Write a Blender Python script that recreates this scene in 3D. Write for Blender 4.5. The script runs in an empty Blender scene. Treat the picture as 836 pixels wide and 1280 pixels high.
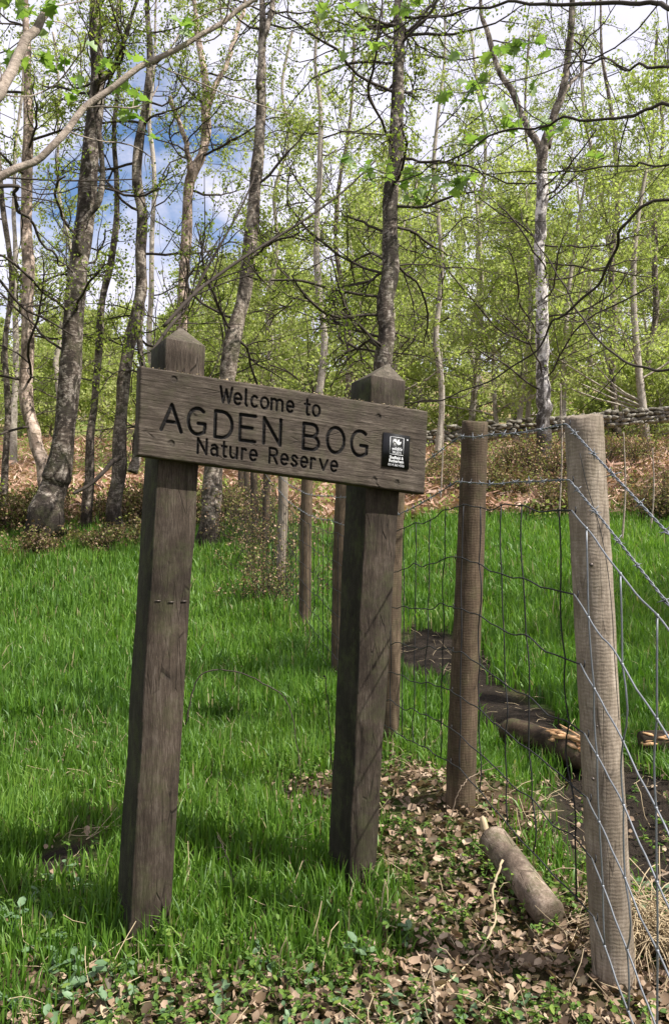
import bpy, math, random
import numpy as np
from mathutils import Vector

# ------------------------------------------------------------------ camera
R = math.radians
rng = np.random.default_rng(7)
random.seed(7)
EYE = 0.9                       # camera height over the ground at the sign
F, CX, HZ = 1000.0, 418.0, 680.0  # focal length, centre column and horizon row (photo pixels)
PITCH = math.atan2(40.0, F)
scene = bpy.context.scene
COL = scene.collection
cam_d = bpy.data.cameras.new('camera')
cam = bpy.data.objects.new('camera', cam_d); COL.objects.link(cam)
cam_d.sensor_fit = 'VERTICAL'; cam_d.sensor_height = 24.0
cam_d.lens = 24.0 * F / 1280.0
cam_d.clip_start = 0.02; cam_d.clip_end = 2000
cam.location = (0, 0, EYE)
cam.rotation_euler = (R(90) + PITCH, 0, 0)
scene.camera = cam

# ------------------------------------------------------------------ light
SUN_EL, SUN_AZ = R(52), R(112)     # azimuth clockwise from +Y (view direction) towards +X
sd = np.array([math.sin(SUN_AZ) * math.cos(SUN_EL), math.cos(SUN_AZ) * math.cos(SUN_EL), math.sin(SUN_EL)])
sun_d = bpy.data.lights.new('sun', 'SUN'); sun_d.energy = 4.9; sun_d.angle = R(0.6); sun_d.color = (1, .95, .87)
sun = bpy.data.objects.new('sun', sun_d); COL.objects.link(sun)
sun.rotation_euler = Vector(sd).to_track_quat('Z', 'Y').to_euler()
scene.view_settings.view_transform = 'Standard'
scene.view_settings.look = 'None'
scene.view_settings.exposure = 0.85
scene.view_settings.gamma = 1.0
scene.cycles.max_bounces = 6
scene.cycles.diffuse_bounces = 3
scene.cycles.transmission_bounces = 4
scene.cycles.transparent_max_bounces = 4
scene.cycles.caustics_reflective = False
scene.cycles.caustics_refractive = False

world = bpy.data.worlds.new('World'); scene.world = world; world.use_nodes = True


class NT:
    """tiny node-tree writer"""
    def __init__(s, tree):
        s.t = tree; tree.nodes.clear()
    def n(s, typ, ins=None, **props):
        nd = s.t.nodes.new(typ)
        for k, v in props.items(): setattr(nd, k, v)
        for k, v in (ins or {}).items():
            sock = nd.inputs[k]
            if isinstance(v, bpy.types.NodeSocket): s.t.links.new(v, sock)
            else: sock.default_value = v
        return nd
    def math(s, op, a, b=0.0, c=None, clamp=False):
        ins = {0: a, 1: b}
        if c is not None: ins[2] = c
        return s.n('ShaderNodeMath', ins, operation=op, use_clamp=clamp).outputs[0]
    def ramp(s, fac, stops, interp='LINEAR'):
        nd = s.n('ShaderNodeValToRGB', {'Fac': fac}); cr = nd.color_ramp; cr.interpolation = interp
        while len(cr.elements) < len(stops): cr.elements.new(0.5)
        for e, (p, c) in zip(cr.elements, stops):
            e.position = p; e.color = (c, c, c, 1) if isinstance(c, (int, float)) else (*c, 1)
        return nd.outputs[0]
    def noise(s, vec, scale, detail=4, rough=0.6, dist=0.0, out=0):
        return s.n('ShaderNodeTexNoise', {'Vector': vec, 'Scale': scale, 'Detail': detail, 'Roughness': rough, 'Distortion': dist}).outputs[out]
    def mapping(s, vec, scale=(1, 1, 1), loc=(0, 0, 0), rot=(0, 0, 0)):
        return s.n('ShaderNodeMapping', {'Vector': vec, 'Scale': scale, 'Location': loc, 'Rotation': rot}).outputs[0]
    def mix(s, fac, a, b, blend='MIX'):
        nd = s.n('ShaderNodeMix', data_type='RGBA', blend_type=blend)
        for i, v in ((0, fac), (6, a), (7, b)):
            if isinstance(v, bpy.types.NodeSocket): s.t.links.new(v, nd.inputs[i])
            elif i == 0: nd.inputs[0].default_value = v
            else: nd.inputs[i].default_value = (*v, 1)
        return nd.outputs[2]
    def bump(s, h, strength=0.5, dist=0.01):
        return s.n('ShaderNodeBump', {'Height': h, 'Strength': strength, 'Distance': dist}).outputs[0]


# sky: Nishita air with broken white cloud
w = NT(world.node_tree)
sky = w.n('ShaderNodeTexSky', sky_type='NISHITA', sun_disc=False, ozone_density=5.0, dust_density=.2, sun_elevation=SUN_EL, sun_rotation=SUN_AZ)
tc = w.n('ShaderNodeTexCoord').outputs['Generated']
cn = w.noise(w.mapping(tc, (1, 1, 2.0)), 5.5, 7, .62, .3)
hole = w.n('ShaderNodeVectorMath', {0: tc, 1: (-0.215, .86, .40)}, operation='DISTANCE').outputs['Value']
holef = w.n('ShaderNodeMapRange', {'Value': hole, 'From Min': .02, 'From Max': .17, 'To Min': .22, 'To Max': -.10}).outputs[0]
cf = w.math('SUBTRACT', cn, holef)
cover = w.ramp(cf, [(.30, 0.0), (.54, 1.0)])
cl = w.mix(w.noise(tc, 7, 4), (4.3, 4.25, 5.3), (7.0, 6.9, 7.7))
skyc = w.mix(cover, sky.outputs[0], cl)
bg = w.n('ShaderNodeBackground', {'Color': skyc, 'Strength': 0.1})
w.n('ShaderNodeOutputWorld', {'Surface': bg.outputs[0]})

# ------------------------------------------------------------------ helpers
def P(px, py, Y):
    """world point at depth Y that stands at photo pixel (px, py) - small-pitch exact form"""
    v = np.array([(px - CX) / F, (640.0 - py) / F])
    c, s_ = math.cos(PITCH), math.sin(PITCH)
    d = np.array([v[0], c - v[1] * s_, s_ + v[1] * c])
    d = d / d[1]
    return np.array([d[0] * Y, Y, EYE + d[2] * Y])

def lat(ix, iy, seed):
    h = (ix * 374761393 + iy * 668265263 + seed * 2147483647) & 0xffffffff
    h = ((h ^ (h >> 13)) * 1274126177) & 0xffffffff
    return ((h ^ (h >> 16)) & 0xffff) / 65535.0

def vnoise(x, y, seed=0):
    x = np.asarray(x, float); y = np.asarray(y, float)
    ix = np.floor(x).astype(np.int64); iy = np.floor(y).astype(np.int64)
    fx = x - ix; fy = y - iy
    fx = fx * fx * (3 - 2 * fx); fy = fy * fy * (3 - 2 * fy)
    a = lat(ix, iy, seed); b = lat(ix + 1, iy, seed); c = lat(ix, iy + 1, seed); d = lat(ix + 1, iy + 1, seed)
    return (a + (b - a) * fx) * (1 - fy) + (c + (d - c) * fx) * fy

def fbm(x, y, seed=0, oct=4):
    s = 0; a = .5; t = 0
    for i in range(oct):
        s = s + a * vnoise(x * 2 ** i, y * 2 ** i, seed + i * 17); t += a; a *= .5
    return s / t

_gy = np.array([-80, -12, -1.5, .1, .8, 1.12, 1.7, 2.4, 3.3, 4.4, 5.6, 6.9, 8, 9, 10, 12, 16, 20, 30, 45, 70, 120, 320], float)
_gv = np.array([-2, -1.2, -.9, -.74, -.22, -.01, 0.01, .05, .09, .12, .24, .5, .78, .98, 1.15, 1.5, 2.35, 3.2, 5.2, 8.6, 15, 27, 60], float)

def gz(x, y, fine=True):
    x = np.asarray(x, float); y = np.asarray(y, float)
    z = (np.interp(y, _gy, _gv) + np.interp(y - .35 - .02 * np.abs(y), _gy, _gv) * .5 + np.interp(y + .35 + .02 * np.abs(y), _gy, _gv) * .5) / 2
    near = np.exp(-(np.maximum(y - 2, 0) / 8) ** 2)
    z = z + (fbm(x * .7, y * .7, 3) - .5) * .12 * np.minimum(1, np.abs(y - 1.9) / 3)
    # heather bank on the right beyond the grass
    bank = 1 / (1 + np.exp(-(y - 11.0) * 2.2)) * 1 / (1 + np.exp(-(x - 1.2) * 1.5)) * np.exp(-np.maximum(y - 12, 0) / 6)
    z = z + bank * .55
    # slight rise round the second fence post, ditch on the far side of the fence
    z = z + .07 * np.exp(-(((x - .45) / .35) ** 2 + ((y - 2.5) / .45) ** 2))
    dx = x - (.852 + .45 - .19 * y)
    z = z - .07 * np.exp(-(dx / .22) ** 2) * (y > 1.9) * (y < 7)
    if fine:
        z = z + (fbm(x * 6, y * 6, 9, 3) - .5) * .05 * np.exp(-(y / 14.0) ** 2)
    return z

def mud(x, y):
    m = np.exp(-(((x - .66) / .33) ** 2 + ((y - 5.2) / .55) ** 2)) * 1.3
    m = m + np.exp(-(((x - .85 + .12 * (y - 4)) / .20) ** 2 + ((y - 3.9) / 1.1) ** 2)) * 1.25
    m = m + np.exp(-(((x - .98) / .34) ** 2 + ((y - 2.4) / .5) ** 2)) * 1.5
    m = m + np.exp(-(((x + .75) / .12) ** 2 + ((y - 2.25) / .1) ** 2)) * .9
    return m

def litter(x, y):
    x = np.asarray(x, float); y = np.asarray(y, float)
    L = np.exp(-(((x - .22) / .28) ** 2 + ((y - 2.6) / .42) ** 2)) * .95
    L = L + np.exp(-(((x - .36) / .22) ** 2 + ((y - 2.1) / .35) ** 2))
    L = L + np.exp(-(((x - .12) / .42) ** 2 + ((y - 1.42) / .24) ** 2)) * 1.6
    L = L + np.exp(-(((x + .5) / .25) ** 2 + ((y - 1.4) / .18) ** 2)) * .7
    L = L + np.exp(-(((x + .12) / .14) ** 2 + ((y - 2.75) / .22) ** 2)) * .65
    L = L + np.exp(-(((x - .95) / .5) ** 2 + ((y - 1.7) / .4) ** 2)) * .7
    L = L + np.exp(-(((x - .45) / .4) ** 2 + ((y - 1.65) / .32) ** 2)) * .8 + np.exp(-((y - 1.48) / .24) ** 2) * .95 / (1 + np.exp(-(x + .50) * 10))
    L = L + np.exp(-(((x - .02) / .20) ** 2 + ((y - 2.55) / .25) ** 2)) * .55
    return L

def mesh(name, V, faces, mat=None, parent=None, attrs=None, smooth=False, loc=None, mats=None):
    """one mesh object from numpy arrays; faces = list of (n,k) index arrays"""
    V = np.asarray(V, np.float32).reshape(-1, 3)
    if loc is not None: V = V - np.asarray(loc, np.float32)
    me = bpy.data.meshes.new(name)
    faces = [np.asarray(f, np.int32) for f in (faces if isinstance(faces, list) else [faces]) if len(f)]
    me.vertices.add(len(V)); me.vertices.foreach_set('co', V.ravel())
    idx = np.concatenate([f.ravel() for f in faces])
    tot = np.concatenate([np.full(len(f), f.shape[1], np.int32) for f in faces])
    st = np.concatenate([[0], np.cumsum(tot)[:-1]]).astype(np.int32)
    me.loops.add(len(idx)); me.loops.foreach_set('vertex_index', idx)
    me.polygons.add(len(tot)); me.polygons.foreach_set('loop_start', st); me.polygons.foreach_set('loop_total', tot)
    if smooth: me.polygons.foreach_set('use_smooth', np.ones(len(tot), bool))
    for k, a in (attrs or {}).items():
        a = np.asarray(a, np.float32)
        if a.ndim == 1:
            at = me.attributes.new(k, 'FLOAT', 'POINT'); at.data.foreach_set('value', a)
        else:
            at = me.attributes.new(k, 'FLOAT_VECTOR', 'POINT'); at.data.foreach_set('vector', a.ravel())
    me.update(calc_edges=True)
    if mat: me.materials.append(mat)
    o = bpy.data.objects.new(name, me); COL.objects.link(o)
    if parent is not None: o.parent = parent
    elif loc is not None: o.location = [float(c) for c in loc]
    return o

def tag(o, label=None, cat=None, group=None, kind=None):
    if label: o['label'] = label
    if cat: o['category'] = cat
    if group: o['group'] = group
    if kind: o['kind'] = kind
    return o

def empty(name, loc, label, cat, group=None):
    o = bpy.data.objects.new(name, None); COL.objects.link(o)
    o.empty_display_size = .1; o.location = [float(c) for c in loc]
    return tag(o, label, cat, group)

class Geo:
    def __init__(s): s.V = []; s.F = []; s.A = []; s.n = 0
    def add(s, V, F, a=0.5):
        V = np.asarray(V, np.float32).reshape(-1, 3)
        for f in (F if isinstance(F, list) else [F]):
            s.F.append(np.asarray(f, np.int64) + s.n)
        s.V.append(V); s.A.append(np.broadcast_to(np.asarray(a, np.float32), (len(V),)))
        s.n += len(V)
    def arrays(s):
        by = {}
        for f in s.F: by.setdefault(f.shape[1], []).append(f)
        return np.concatenate(s.V), [np.concatenate(v) for v in by.values()], np.concatenate(s.A)
    def build(s, name, mat, parent=None, loc=None, smooth=False):
        V, Fs, A = s.arrays()
        return mesh(name, V, Fs, mat, parent, {'rnd': A}, smooth, loc)

def norm(v):
    return v / np.maximum(np.linalg.norm(v, axis=-1, keepdims=True), 1e-9)

def tubes(pts, rad, k=5, cap=True):
    """pts (M,N,3), rad (M,N) -> verts, [faces]"""
    pts = np.asarray(pts, float); rad = np.asarray(rad, float)
    if pts.ndim == 2: pts = pts[None]; rad = rad[None]
    M, N, _ = pts.shape
    t = np.gradient(pts, axis=1); t = norm(t)
    ref = np.where(np.abs(t[:, :1, 2:3]) > .8, np.array([[[1., 0, 0]]]), np.array([[[0, 0, 1.]]]))
    ref = np.broadcast_to(ref, t.shape)
    a = norm(np.cross(t, ref)); b = np.cross(t, a)
    ang = np.arange(k) * 2 * math.pi / k
    V = pts[:, :, None, :] + rad[:, :, None, None] * (a[:, :, None, :] * np.cos(ang)[None, None, :, None] + b[:, :, None, :] * np.sin(ang)[None, None, :, None])
    V = V.reshape(-1, 3)
    m = np.arange(M)[:, None, None] * N * k; i = np.arange(N - 1)[None, :, None] * k; j = np.arange(k)[None, None, :]
    j2 = (j + 1) % k
    q = np.stack([m + i + j, m + i + j2, m + i + k + j2, m + i + k + j], -1).reshape(-1, 4)
    F = [q]
    if cap and k > 3:
        m1 = (np.arange(M) * N * k)[:, None]
        F.append(m1 + np.arange(k)[None, ::-1]); F.append(m1 + (N - 1) * k + np.arange(k)[None, :])
    return V, F

def resample(p, n):
    """smooth Catmull-Rom resampling of a polyline"""
    p = np.asarray(p, float); q = np.vstack([2 * p[0] - p[1], p, 2 * p[-1] - p[-2]])
    u = np.linspace(0, len(p) - 1.00001, n); i = u.astype(int); f = (u - i)[:, None]
    p0, p1, p2, p3 = q[i], q[i + 1], q[i + 2], q[i + 3]
    return .5 * ((2 * p1) + (-p0 + p2) * f + (2 * p0 - 5 * p1 + 4 * p2 - p3) * f ** 2 + (-p0 + 3 * p1 - 3 * p2 + p3) * f ** 3)

def grow(start, d, L, N, wob=.25, up=0.0, g=rng):
    """random-walk shoots: (M,3) starts and directions, lengths (M,) -> (M,N,3)"""
    M = len(start); d = norm(d); out = np.zeros((M, N, 3)); out[:, 0] = start
    dr = g.normal(0, wob * .5, (M, 3))
    for i in range(1, N):
        d = norm(d + dr * .35 + g.normal(0, wob, (M, 3)) * .55 + np.array([0, 0, up]))
        out[:, i] = out[:, i - 1] + d * (L / (N - 1))[:, None]
    return out

def side(t, g=rng):
    """random directions square to t"""
    r = norm(g.normal(size=t.shape)); r = r - (r * t).sum(-1, keepdims=True) * t
    return norm(r)

def spawn(pts, rad, per, t0, t1, spread, Lf, N, wob, up, rf, g=rng, L0=None):
    """children along each parent shoot"""
    M, NN, _ = pts.shape
    par = np.repeat(np.arange(M), per)
    t = g.uniform(t0, t1, len(par)); u = t * (NN - 1); i = np.minimum(u.astype(int), NN - 2); f = (u - i)[:, None]
    s = pts[par, i] * (1 - f) + pts[par, i + 1] * f
    d = norm(pts[par, i + 1] - pts[par, i])
    dd = norm(d * (1 - spread) + side(d, g) * spread)
    Lp = np.linalg.norm(np.diff(pts, axis=1), axis=-1).sum(1)[par]
    L = (Lf * Lp * (1.15 - .7 * t) if L0 is None else L0 * (1.2 - .7 * t)) * g.uniform(.6, 1.2, len(par))
    r0 = (rad[par, i] * rf)
    c = grow(s, dd, L, N, wob, up, g)
    rr = r0[:, None] * np.linspace(1, .35, N)[None]
    return c, rr

LEAF4 = np.array([(0, 0, 0), (.5, .38, .1), (1, 0, 0), (.5, -.38, .1)])
def leaves(pts, per, size, g=rng, spreadr=.03, droop=.3):
    """rhombic leaves scattered round shoot points -> verts, quads, rnd"""
    M, N, _ = pts.shape
    n = M * per
    par = np.repeat(np.arange(M), per); u = g.uniform(.15, 1, n) * (N - 1); i = np.minimum(u.astype(int), N - 2); f = (u - i)[:, None]
    p = pts[par, i] * (1 - f) + pts[par, i + 1] * f + g.normal(0, spreadr, (n, 3))
    a = norm(g.normal(size=(n, 3)) + np.array([0, 0, -droop])); b = side(a, g); c = np.cross(a, b)
    s = size * g.uniform(.55, 1.25, n)
    V = p[:, None] + s[:, None, None] * (LEAF4[None, :, 0:1] * a[:, None] + LEAF4[None, :, 1:2] * b[:, None] + LEAF4[None, :, 2:3] * c[:, None])
    q = np.arange(n * 4).reshape(n, 4)
    return V.reshape(-1, 3), q, np.repeat(g.uniform(0, 1, n), 4)

LOBE = np.array([(0, 0), (.05, .16), (.12, .42), (.30, .30), (.42, .58), (.56, .27), (.78, .36), (.76, .14), (1.05, 0), (.76, -.14), (.78, -.36), (.56, -.27), (.42, -.58), (.30, -.30), (.12, -.42), (.05, -.16)])
def lobed(p, size, g=rng, flat=.6):
    """lobed young leaves, one per row of p -> verts, tris"""
    n = len(p); k = len(LOBE)
    a = norm(g.normal(size=(n, 3)) * np.array([1, 1, .5]) + np.array([0, 0, -.25]))
    up = norm(g.normal(size=(n, 3)) * (1 - flat) + np.array([0, -.25, 1]))
    b = norm(np.cross(up, a)); c = np.cross(a, b)
    s = size * g.uniform(.6, 1.2, n)
    zz = -.5 * (LOBE[:, 0] - .4) ** 2 + .35 * np.abs(LOBE[:, 1])
    outl = p[:, None] + s[:, None, None] * (LOBE[None, :, 0:1] * a[:, None] + LOBE[None, :, 1:2] * b[:, None] + zz[None, :, None] * c[:, None])
    cen = p[:, None] + s[:, None, None] * .45 * a[:, None]
    V = np.concatenate([cen, outl], 1).reshape(-1, 3)
    j = np.arange(k)
    tri = np.stack([np.zeros(k, int), 1 + j, 1 + (j + 1) % k], -1)
    T = (np.arange(n)[:, None, None] * (k + 1) + tri[None]).reshape(-1, 3)
    return V, T, np.repeat(g.uniform(0, 1, n), k + 1)

# ------------------------------------------------------------------ materials
def mat(name):
    m = bpy.data.materials.new(name); m.use_nodes = True
    return m, NT(m.node_tree)

def finish(t, col, rough=.8, normal=None, spec=.3):
    ins = {'Base Color': col, 'Roughness': rough, 'Specular IOR Level': spec}
    if normal is not None: ins['Normal'] = normal
    b = t.n('ShaderNodeBsdfPrincipled', ins)
    t.n('ShaderNodeOutputMaterial', {'Surface': b.outputs[0]})

def leaf_mat(name, stops, trans=.45, gloss=0.06):
    m, t = mat(name)
    r = t.n('ShaderNodeAttribute', attribute_name='rnd').outputs['Fac']
    c = t.ramp(r, stops)
    oi = t.n('ShaderNodeObjectInfo').outputs['Random']
    c = t.mix(t.math('MULTIPLY', oi, .25), c, (.07, .11, .02))
    d = t.n('ShaderNodeBsdfDiffuse', {'Color': c})
    c2 = t.mix(1.0, c, (1.25, 1.38, .68), 'MULTIPLY')
    tr = t.n('ShaderNodeBsdfTranslucent', {'Color': c2})
    mx = t.n('ShaderNodeMixShader', {0: trans, 1: d.outputs[0], 2: tr.outputs[0]})
    out = mx
    if gloss:
        gl = t.n('ShaderNodeBsdfGlossy', {'Color': (.8, .85, .8, 1), 'Roughness': .55})
        out = t.n('ShaderNodeMixShader', {0: gloss, 1: mx.outputs[0], 2: gl.outputs[0]})
    t.n('ShaderNodeOutputMaterial', {'Surface': out.outputs[0]})
    return m

M = {}
M['leaf'] = leaf_mat('young_leaf', [(0, (.15, .21, .04)), (.5, (.22, .28, .06)), (.85, (.30, .35, .09)), (1, (.36, .36, .15))], .5, 0)
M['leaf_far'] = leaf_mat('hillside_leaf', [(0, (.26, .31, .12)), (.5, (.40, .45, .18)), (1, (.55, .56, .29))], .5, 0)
M['leaf_bright'] = leaf_mat('bright_lobed_leaf', [(0, (.15, .25, .06)), (1, (.26, .36, .10))], .5)
M['grass'] = leaf_mat('grass_blade', [(0, (.045, .13, .010)), (.45, (.118, .245, .024)), (.9, (.24, .38, .055)), (.97, (.30, .31, .12)), (1, (.36, .31, .17))], .42, .04)
M['plant'] = leaf_mat('ground_plant_leaf', [(0, (.06, .13, .03)), (.6, (.13, .23, .035)), (1, (.24, .33, .06))], .35, .02)
M['blueplant'] = leaf_mat('bluish_leaf', [(0, (.09, .17, .08)), (1, (.16, .26, .13))], .25)
M['dead'] = leaf_mat('dead_leaf', [(0, (.05, .033, .022)), (.35, (.16, .10, .066)), (.75, (.36, .245, .175)), (1, (.52, .40, .29))], .12, .03)
M['bracken'] = leaf_mat('dead_bracken', [(0, (.20, .11, .075)), (.5, (.42, .26, .19)), (1, (.68, .50, .41))], .15, 0)
M['heather'] = leaf_mat('heather_sprig', [(0, (.13, .075, .05)), (.35, (.24, .15, .10)), (.5, (.14, .15, .05)), (.8, (.26, .28, .09)), (.85, (.40, .27, .19)), (1, (.50, .36, .27))], .2, 0)

# ground
gm, t = mat('ground_soil')
oc = t.n('ShaderNodeTexCoord').outputs['Object']
mud_a = t.n('ShaderNodeAttribute', attribute_name='mud').outputs['Fac']
far_a = t.n('ShaderNodeAttribute', attribute_name='far').outputs['Fac']
n1 = t.noise(oc, 3.2, 8, .7); n2 = t.noise(oc, 42, 6, .75)
soil = t.ramp(n2, [(.3, (.035, .022, .013)), (.55, (.085, .055, .032)), (.75, (.16, .115, .075))])
moss = t.ramp(n2, [(.3, (.03, .055, .010)), (.6, (.075, .12, .022)), (.8, (.13, .18, .04))])
base = t.mix(t.ramp(n1, [(.42, 0.0), (.58, 1.0)]), soil, moss)
mudc = t.ramp(n2, [(.3, (.010, .008, .006)), (.7, (.045, .033, .024))])
base = t.mix(mud_a, base, mudc)
farc = t.mix(t.ramp(t.noise(oc, .35, 6, .7), [(.40, 0.0), (.58, 1.0)]), (.33, .20, .14), (.13, .17, .04))
base = t.mix(far_a, base, farc)
finish(t, base, .9, t.bump(t.math('ADD', t.noise(oc, 14, 8, .7), t.noise(oc, 90, 4, .7)), .9, .02), .15)

def wood(name, dark, mid, light, grain=(60, 60, 2.2), moss=0.0, attr=None, scale=1.0, stain=.35, bump=.35, paint=False, ribs=0.0, fleck=.6, crack=.8):
    m, t = mat(name)
    if attr: co = t.n('ShaderNodeAttribute', attribute_name=attr).outputs['Vector']
    else: co = t.n('ShaderNodeTexCoord').outputs['Object']
    def sc_(k, l=(0, 0, 0)): return t.mapping(co, tuple(v * k for v in grain), l)
    g = t.noise(sc_(1), 1.0, 8, .78, .5)
    b = t.noise(sc_(.17), 1.0, 5, .65, 1.0)
    f = t.noise(sc_(2.6), 1.0, 4, .8)
    blot = t.noise(co, 22, 6, .7, .4)
    mixed = t.math('ADD', t.math('MULTIPLY', g, .42), t.math('ADD', t.math('MULTIPLY', b, .26), t.math('ADD', t.math('MULTIPLY', f, .14), t.math('MULTIPLY', blot, .18))))
    c = t.ramp(mixed, [(.38, dark), (.5, mid), (.61, light)])
    fl = t.ramp(t.noise(sc_(.62, (3, 1, 5)), 1.0, 6, .82), [(.60, 0.0), (.68, fleck)])
    c = t.mix(fl, c, tuple(min(1, v * 1.55) for v in light))
    st = t.ramp(t.noise(co, 6, 6, .65), [(.40, stain), (.60, 0.0)])
    c = t.mix(st, c, tuple(v * .6 for v in dark))
    cr_ = t.n('ShaderNodeTexVoronoi', {'Vector': sc_(.30), 'Scale': 1.0}, feature='DISTANCE_TO_EDGE').outputs['Distance']
    crk = t.math('MULTIPLY', t.ramp(cr_, [(0.0, 1.0), (.035, 0.0)]), t.ramp(t.noise(co, 9, 3), [(.5, 0.0), (.6, crack)]))
    c = t.mix(crk, c, tuple(v * .3 for v in dark))
    hgt = t.math('SUBTRACT', mixed, t.math('MULTIPLY', crk, .5))
    if ribs:
        wv = t.n('ShaderNodeTexWave', {'Vector': co, 'Scale': 40.0, 'Distortion': 5.0, 'Detail': 4.0, 'Detail Scale': 1.6}, wave_type='BANDS', bands_direction='Z').outputs['Fac']
        msk = t.ramp(t.noise(co, 5, 3), [(.36, 0.0), (.6, 1.0)])
        c = t.mix(t.math('MULTIPLY', t.math('MULTIPLY', wv, msk), ribs), c, tuple(v * .55 for v in mid))
        hgt = t.math('SUBTRACT', hgt, t.math('MULTIPLY', wv, .12))
    if moss:
        mo = t.ramp(t.noise(co, 16, 6, .75), [(.48, 0.0), (.66, moss)])
        c = t.mix(mo, c, (.07, .085, .03))
    if paint:
        pa = t.n('ShaderNodeAttribute', attribute_name='paint').outputs['Fac']
        pc = t.ramp(t.noise(co, 260, 3, .6), [(.3, (.004, .004, .004)), (.8, (.016, .014, .013))])
        c = t.mix(pa, c, pc)
    finish(t, c, .85, t.bump(hgt, bump, .008), .2)
    return m

M['sign_wood'] = wood('weathered_sign_wood', (.022, .017, .012), (.064, .048, .036), (.14, .115, .092), (210, 210, 24), .3, stain=.6, bump=.7)
M['sign_side'] = wood('shaded_algae_sign_wood', (.012, .011, .008), (.030, .027, .020), (.055, .05, .036), (210, 210, 24), .5, stain=.6, bump=.7)  # left faces: shade painted in as darker wood, with a green algae tint
M['sign_cap'] = wood('skylit_weathered_end_grain', (.04, .033, .025), (.115, .095, .072), (.22, .19, .15), (90, 90, 90), .35, stain=.3, bump=.6)  # up-facing cap facets: sky light painted in as a paler wood tone
M['board_wood'] = wood('weathered_board_wood', (.034, .026, .019), (.080, .063, .049), (.175, .146, .117), (26, 290, 290), .2, 'wco', stain=.45, bump=.6, paint=True)
M['post_wood'] = wood('round_post_wood', (.12, .094, .07), (.27, .22, .17), (.45, .385, .315), (120, 120, 14), .12, stain=.5, ribs=.13)
M['post_dark'] = wood('brown_post_wood', (.045, .031, .020), (.105, .074, .048), (.20, .15, .10), (140, 140, 12), .25, stain=.5, ribs=.05)
M['log_wood'] = wood('fallen_post_wood', (.075, .055, .04), (.225, .17, .13), (.44, .36, .29), (70, 30, 70), .5, stain=.8, bump=.8)
M['rotten'] = wood('rotten_wood', (.02, .014, .010), (.06, .04, .026), (.14, .10, .07), (20, 20, 20), .6, stain=.6, bump=1.0)
M['split_wood'] = wood('split_orange_wood', (.30, .16, .07), (.55, .33, .17), (.75, .52, .33), (40, 40, 40), 0, stain=.2)

def bark(name, dark, mid, light, band=(5, 5, 11), dens=.5, moss=.3, patch=.5, foot=0.0):
    m, t = mat(name)
    co = t.n('ShaderNodeTexCoord').outputs['Object']
    n_a = t.noise(t.mapping(co, band), 2.2, 8, .75, .8)
    n_b = t.noise(t.mapping(co, (9, 9, 4)), 1.0, 6, .7, .4)
    n_c = t.noise(t.mapping(co, (14, 14, 45)), 1.6, 5, .7, .2)
    v = t.math('ADD', t.math('MULTIPLY', n_a, .45), t.math('ADD', t.math('MULTIPLY', n_b, .35), t.math('MULTIPLY', n_c, .2)))
    c = t.ramp(v, [(dens - .12, dark), (dens - .02, mid), (dens + .06, light)])
    sc_ = t.ramp(t.noise(t.mapping(co, (7, 7, 4)), 1.0, 7, .75, .5), [(.47, 0.0), (.53, patch)])
    c = t.mix(sc_, c, dark)
    if foot:   # old birches have black fissured bark near the root
        z_ = t.n('ShaderNodeSeparateXYZ', {0: co}).outputs[2]
        ff = t.math('ADD', t.math('DIVIDE', z_, foot), t.math('MULTIPLY', t.noise(t.mapping(co, (9, 9, 3)), 1.0, 6, .8), 1.6))
        c = t.mix(t.ramp(t.math('MULTIPLY', ff, .5), [(.62, .92), (.80, 0.0)]), c, tuple(v * .8 for v in dark))
    mo = t.ramp(t.noise(co, 6, 5, .7), [(.5, 0.0), (.68, moss)])
    c = t.mix(mo, c, (.10, .115, .045))
    finish(t, c, .85, t.bump(v, .9, .03), .2)
    return m
M['bark_dark'] = bark('dark_birch_bark', (.026, .020, .016), (.095, .073, .058), (.40, .35, .30), dens=.505, patch=.9, foot=.7)
M['bark_pale'] = bark('pale_peeling_bark', (.08, .055, .04), (.30, .22, .165), (.60, .47, .39), dens=.45, patch=.75)
M['bark_white'] = bark('white_birch_bark', (.05, .04, .035), (.42, .37, .34), (.74, .69, .66), dens=.44, patch=.9, moss=.1, foot=1.6)
M['bark_mid'] = bark('brown_birch_bark', (.035, .027, .021), (.145, .112, .09), (.42, .36, .30), dens=.49, patch=.85, foot=.5)
M['bark_far'] = bark('grey_sapling_bark', (.10, .085, .07), (.26, .22, .18), (.45, .40, .34), dens=.46, patch=.3)

def flat(name, c, rough=.6, metal=0, noise=.3):
    m, t = mat(name)
    co = t.n('ShaderNodeTexCoord').outputs['Object']
    n_ = t.noise(co, 60, 4, .7)
    col = t.mix(t.math('MULTIPLY', n_, noise), c, tuple(v * .3 for v in c))
    b = t.n('ShaderNodeBsdfPrincipled', {'Base Color': col, 'Roughness': rough, 'Metallic': metal, 'Specular IOR Level': .3})
    t.n('ShaderNodeOutputMaterial', {'Surface': b.outputs[0]})
    return m
M['twig'] = flat('dark_twig', (.055, .043, .034), .85)
M['twig_pale'] = flat('pale_twig', (.24, .18, .13), .8)
M['branch_pale'] = bark('grey_branch_bark', (.12, .095, .075), (.25, .20, .165), (.42, .35, .29), band=(8, 8, 8), dens=.46, patch=.3, moss=.3)
M['straw'] = flat('dry_straw', (.48, .38, .24), .8)
M['wire'] = flat('galvanised_wire', (.30, .32, .35), .5, .7, .8)
M['wire_dark'] = flat('dull_wire', (.03, .03, .032), .6, .2, .4)
M['plate'] = flat('black_plaque', (.008, .008, .009), .35, 0, .1)
M['white'] = flat('white_print', (.72, .73, .74), .5, 0, .2)
M['bolt'] = flat('rusty_staple', (.12, .10, .09), .5, .6)
M['stone'] = None
m, t = mat('lichen_stone')
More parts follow.
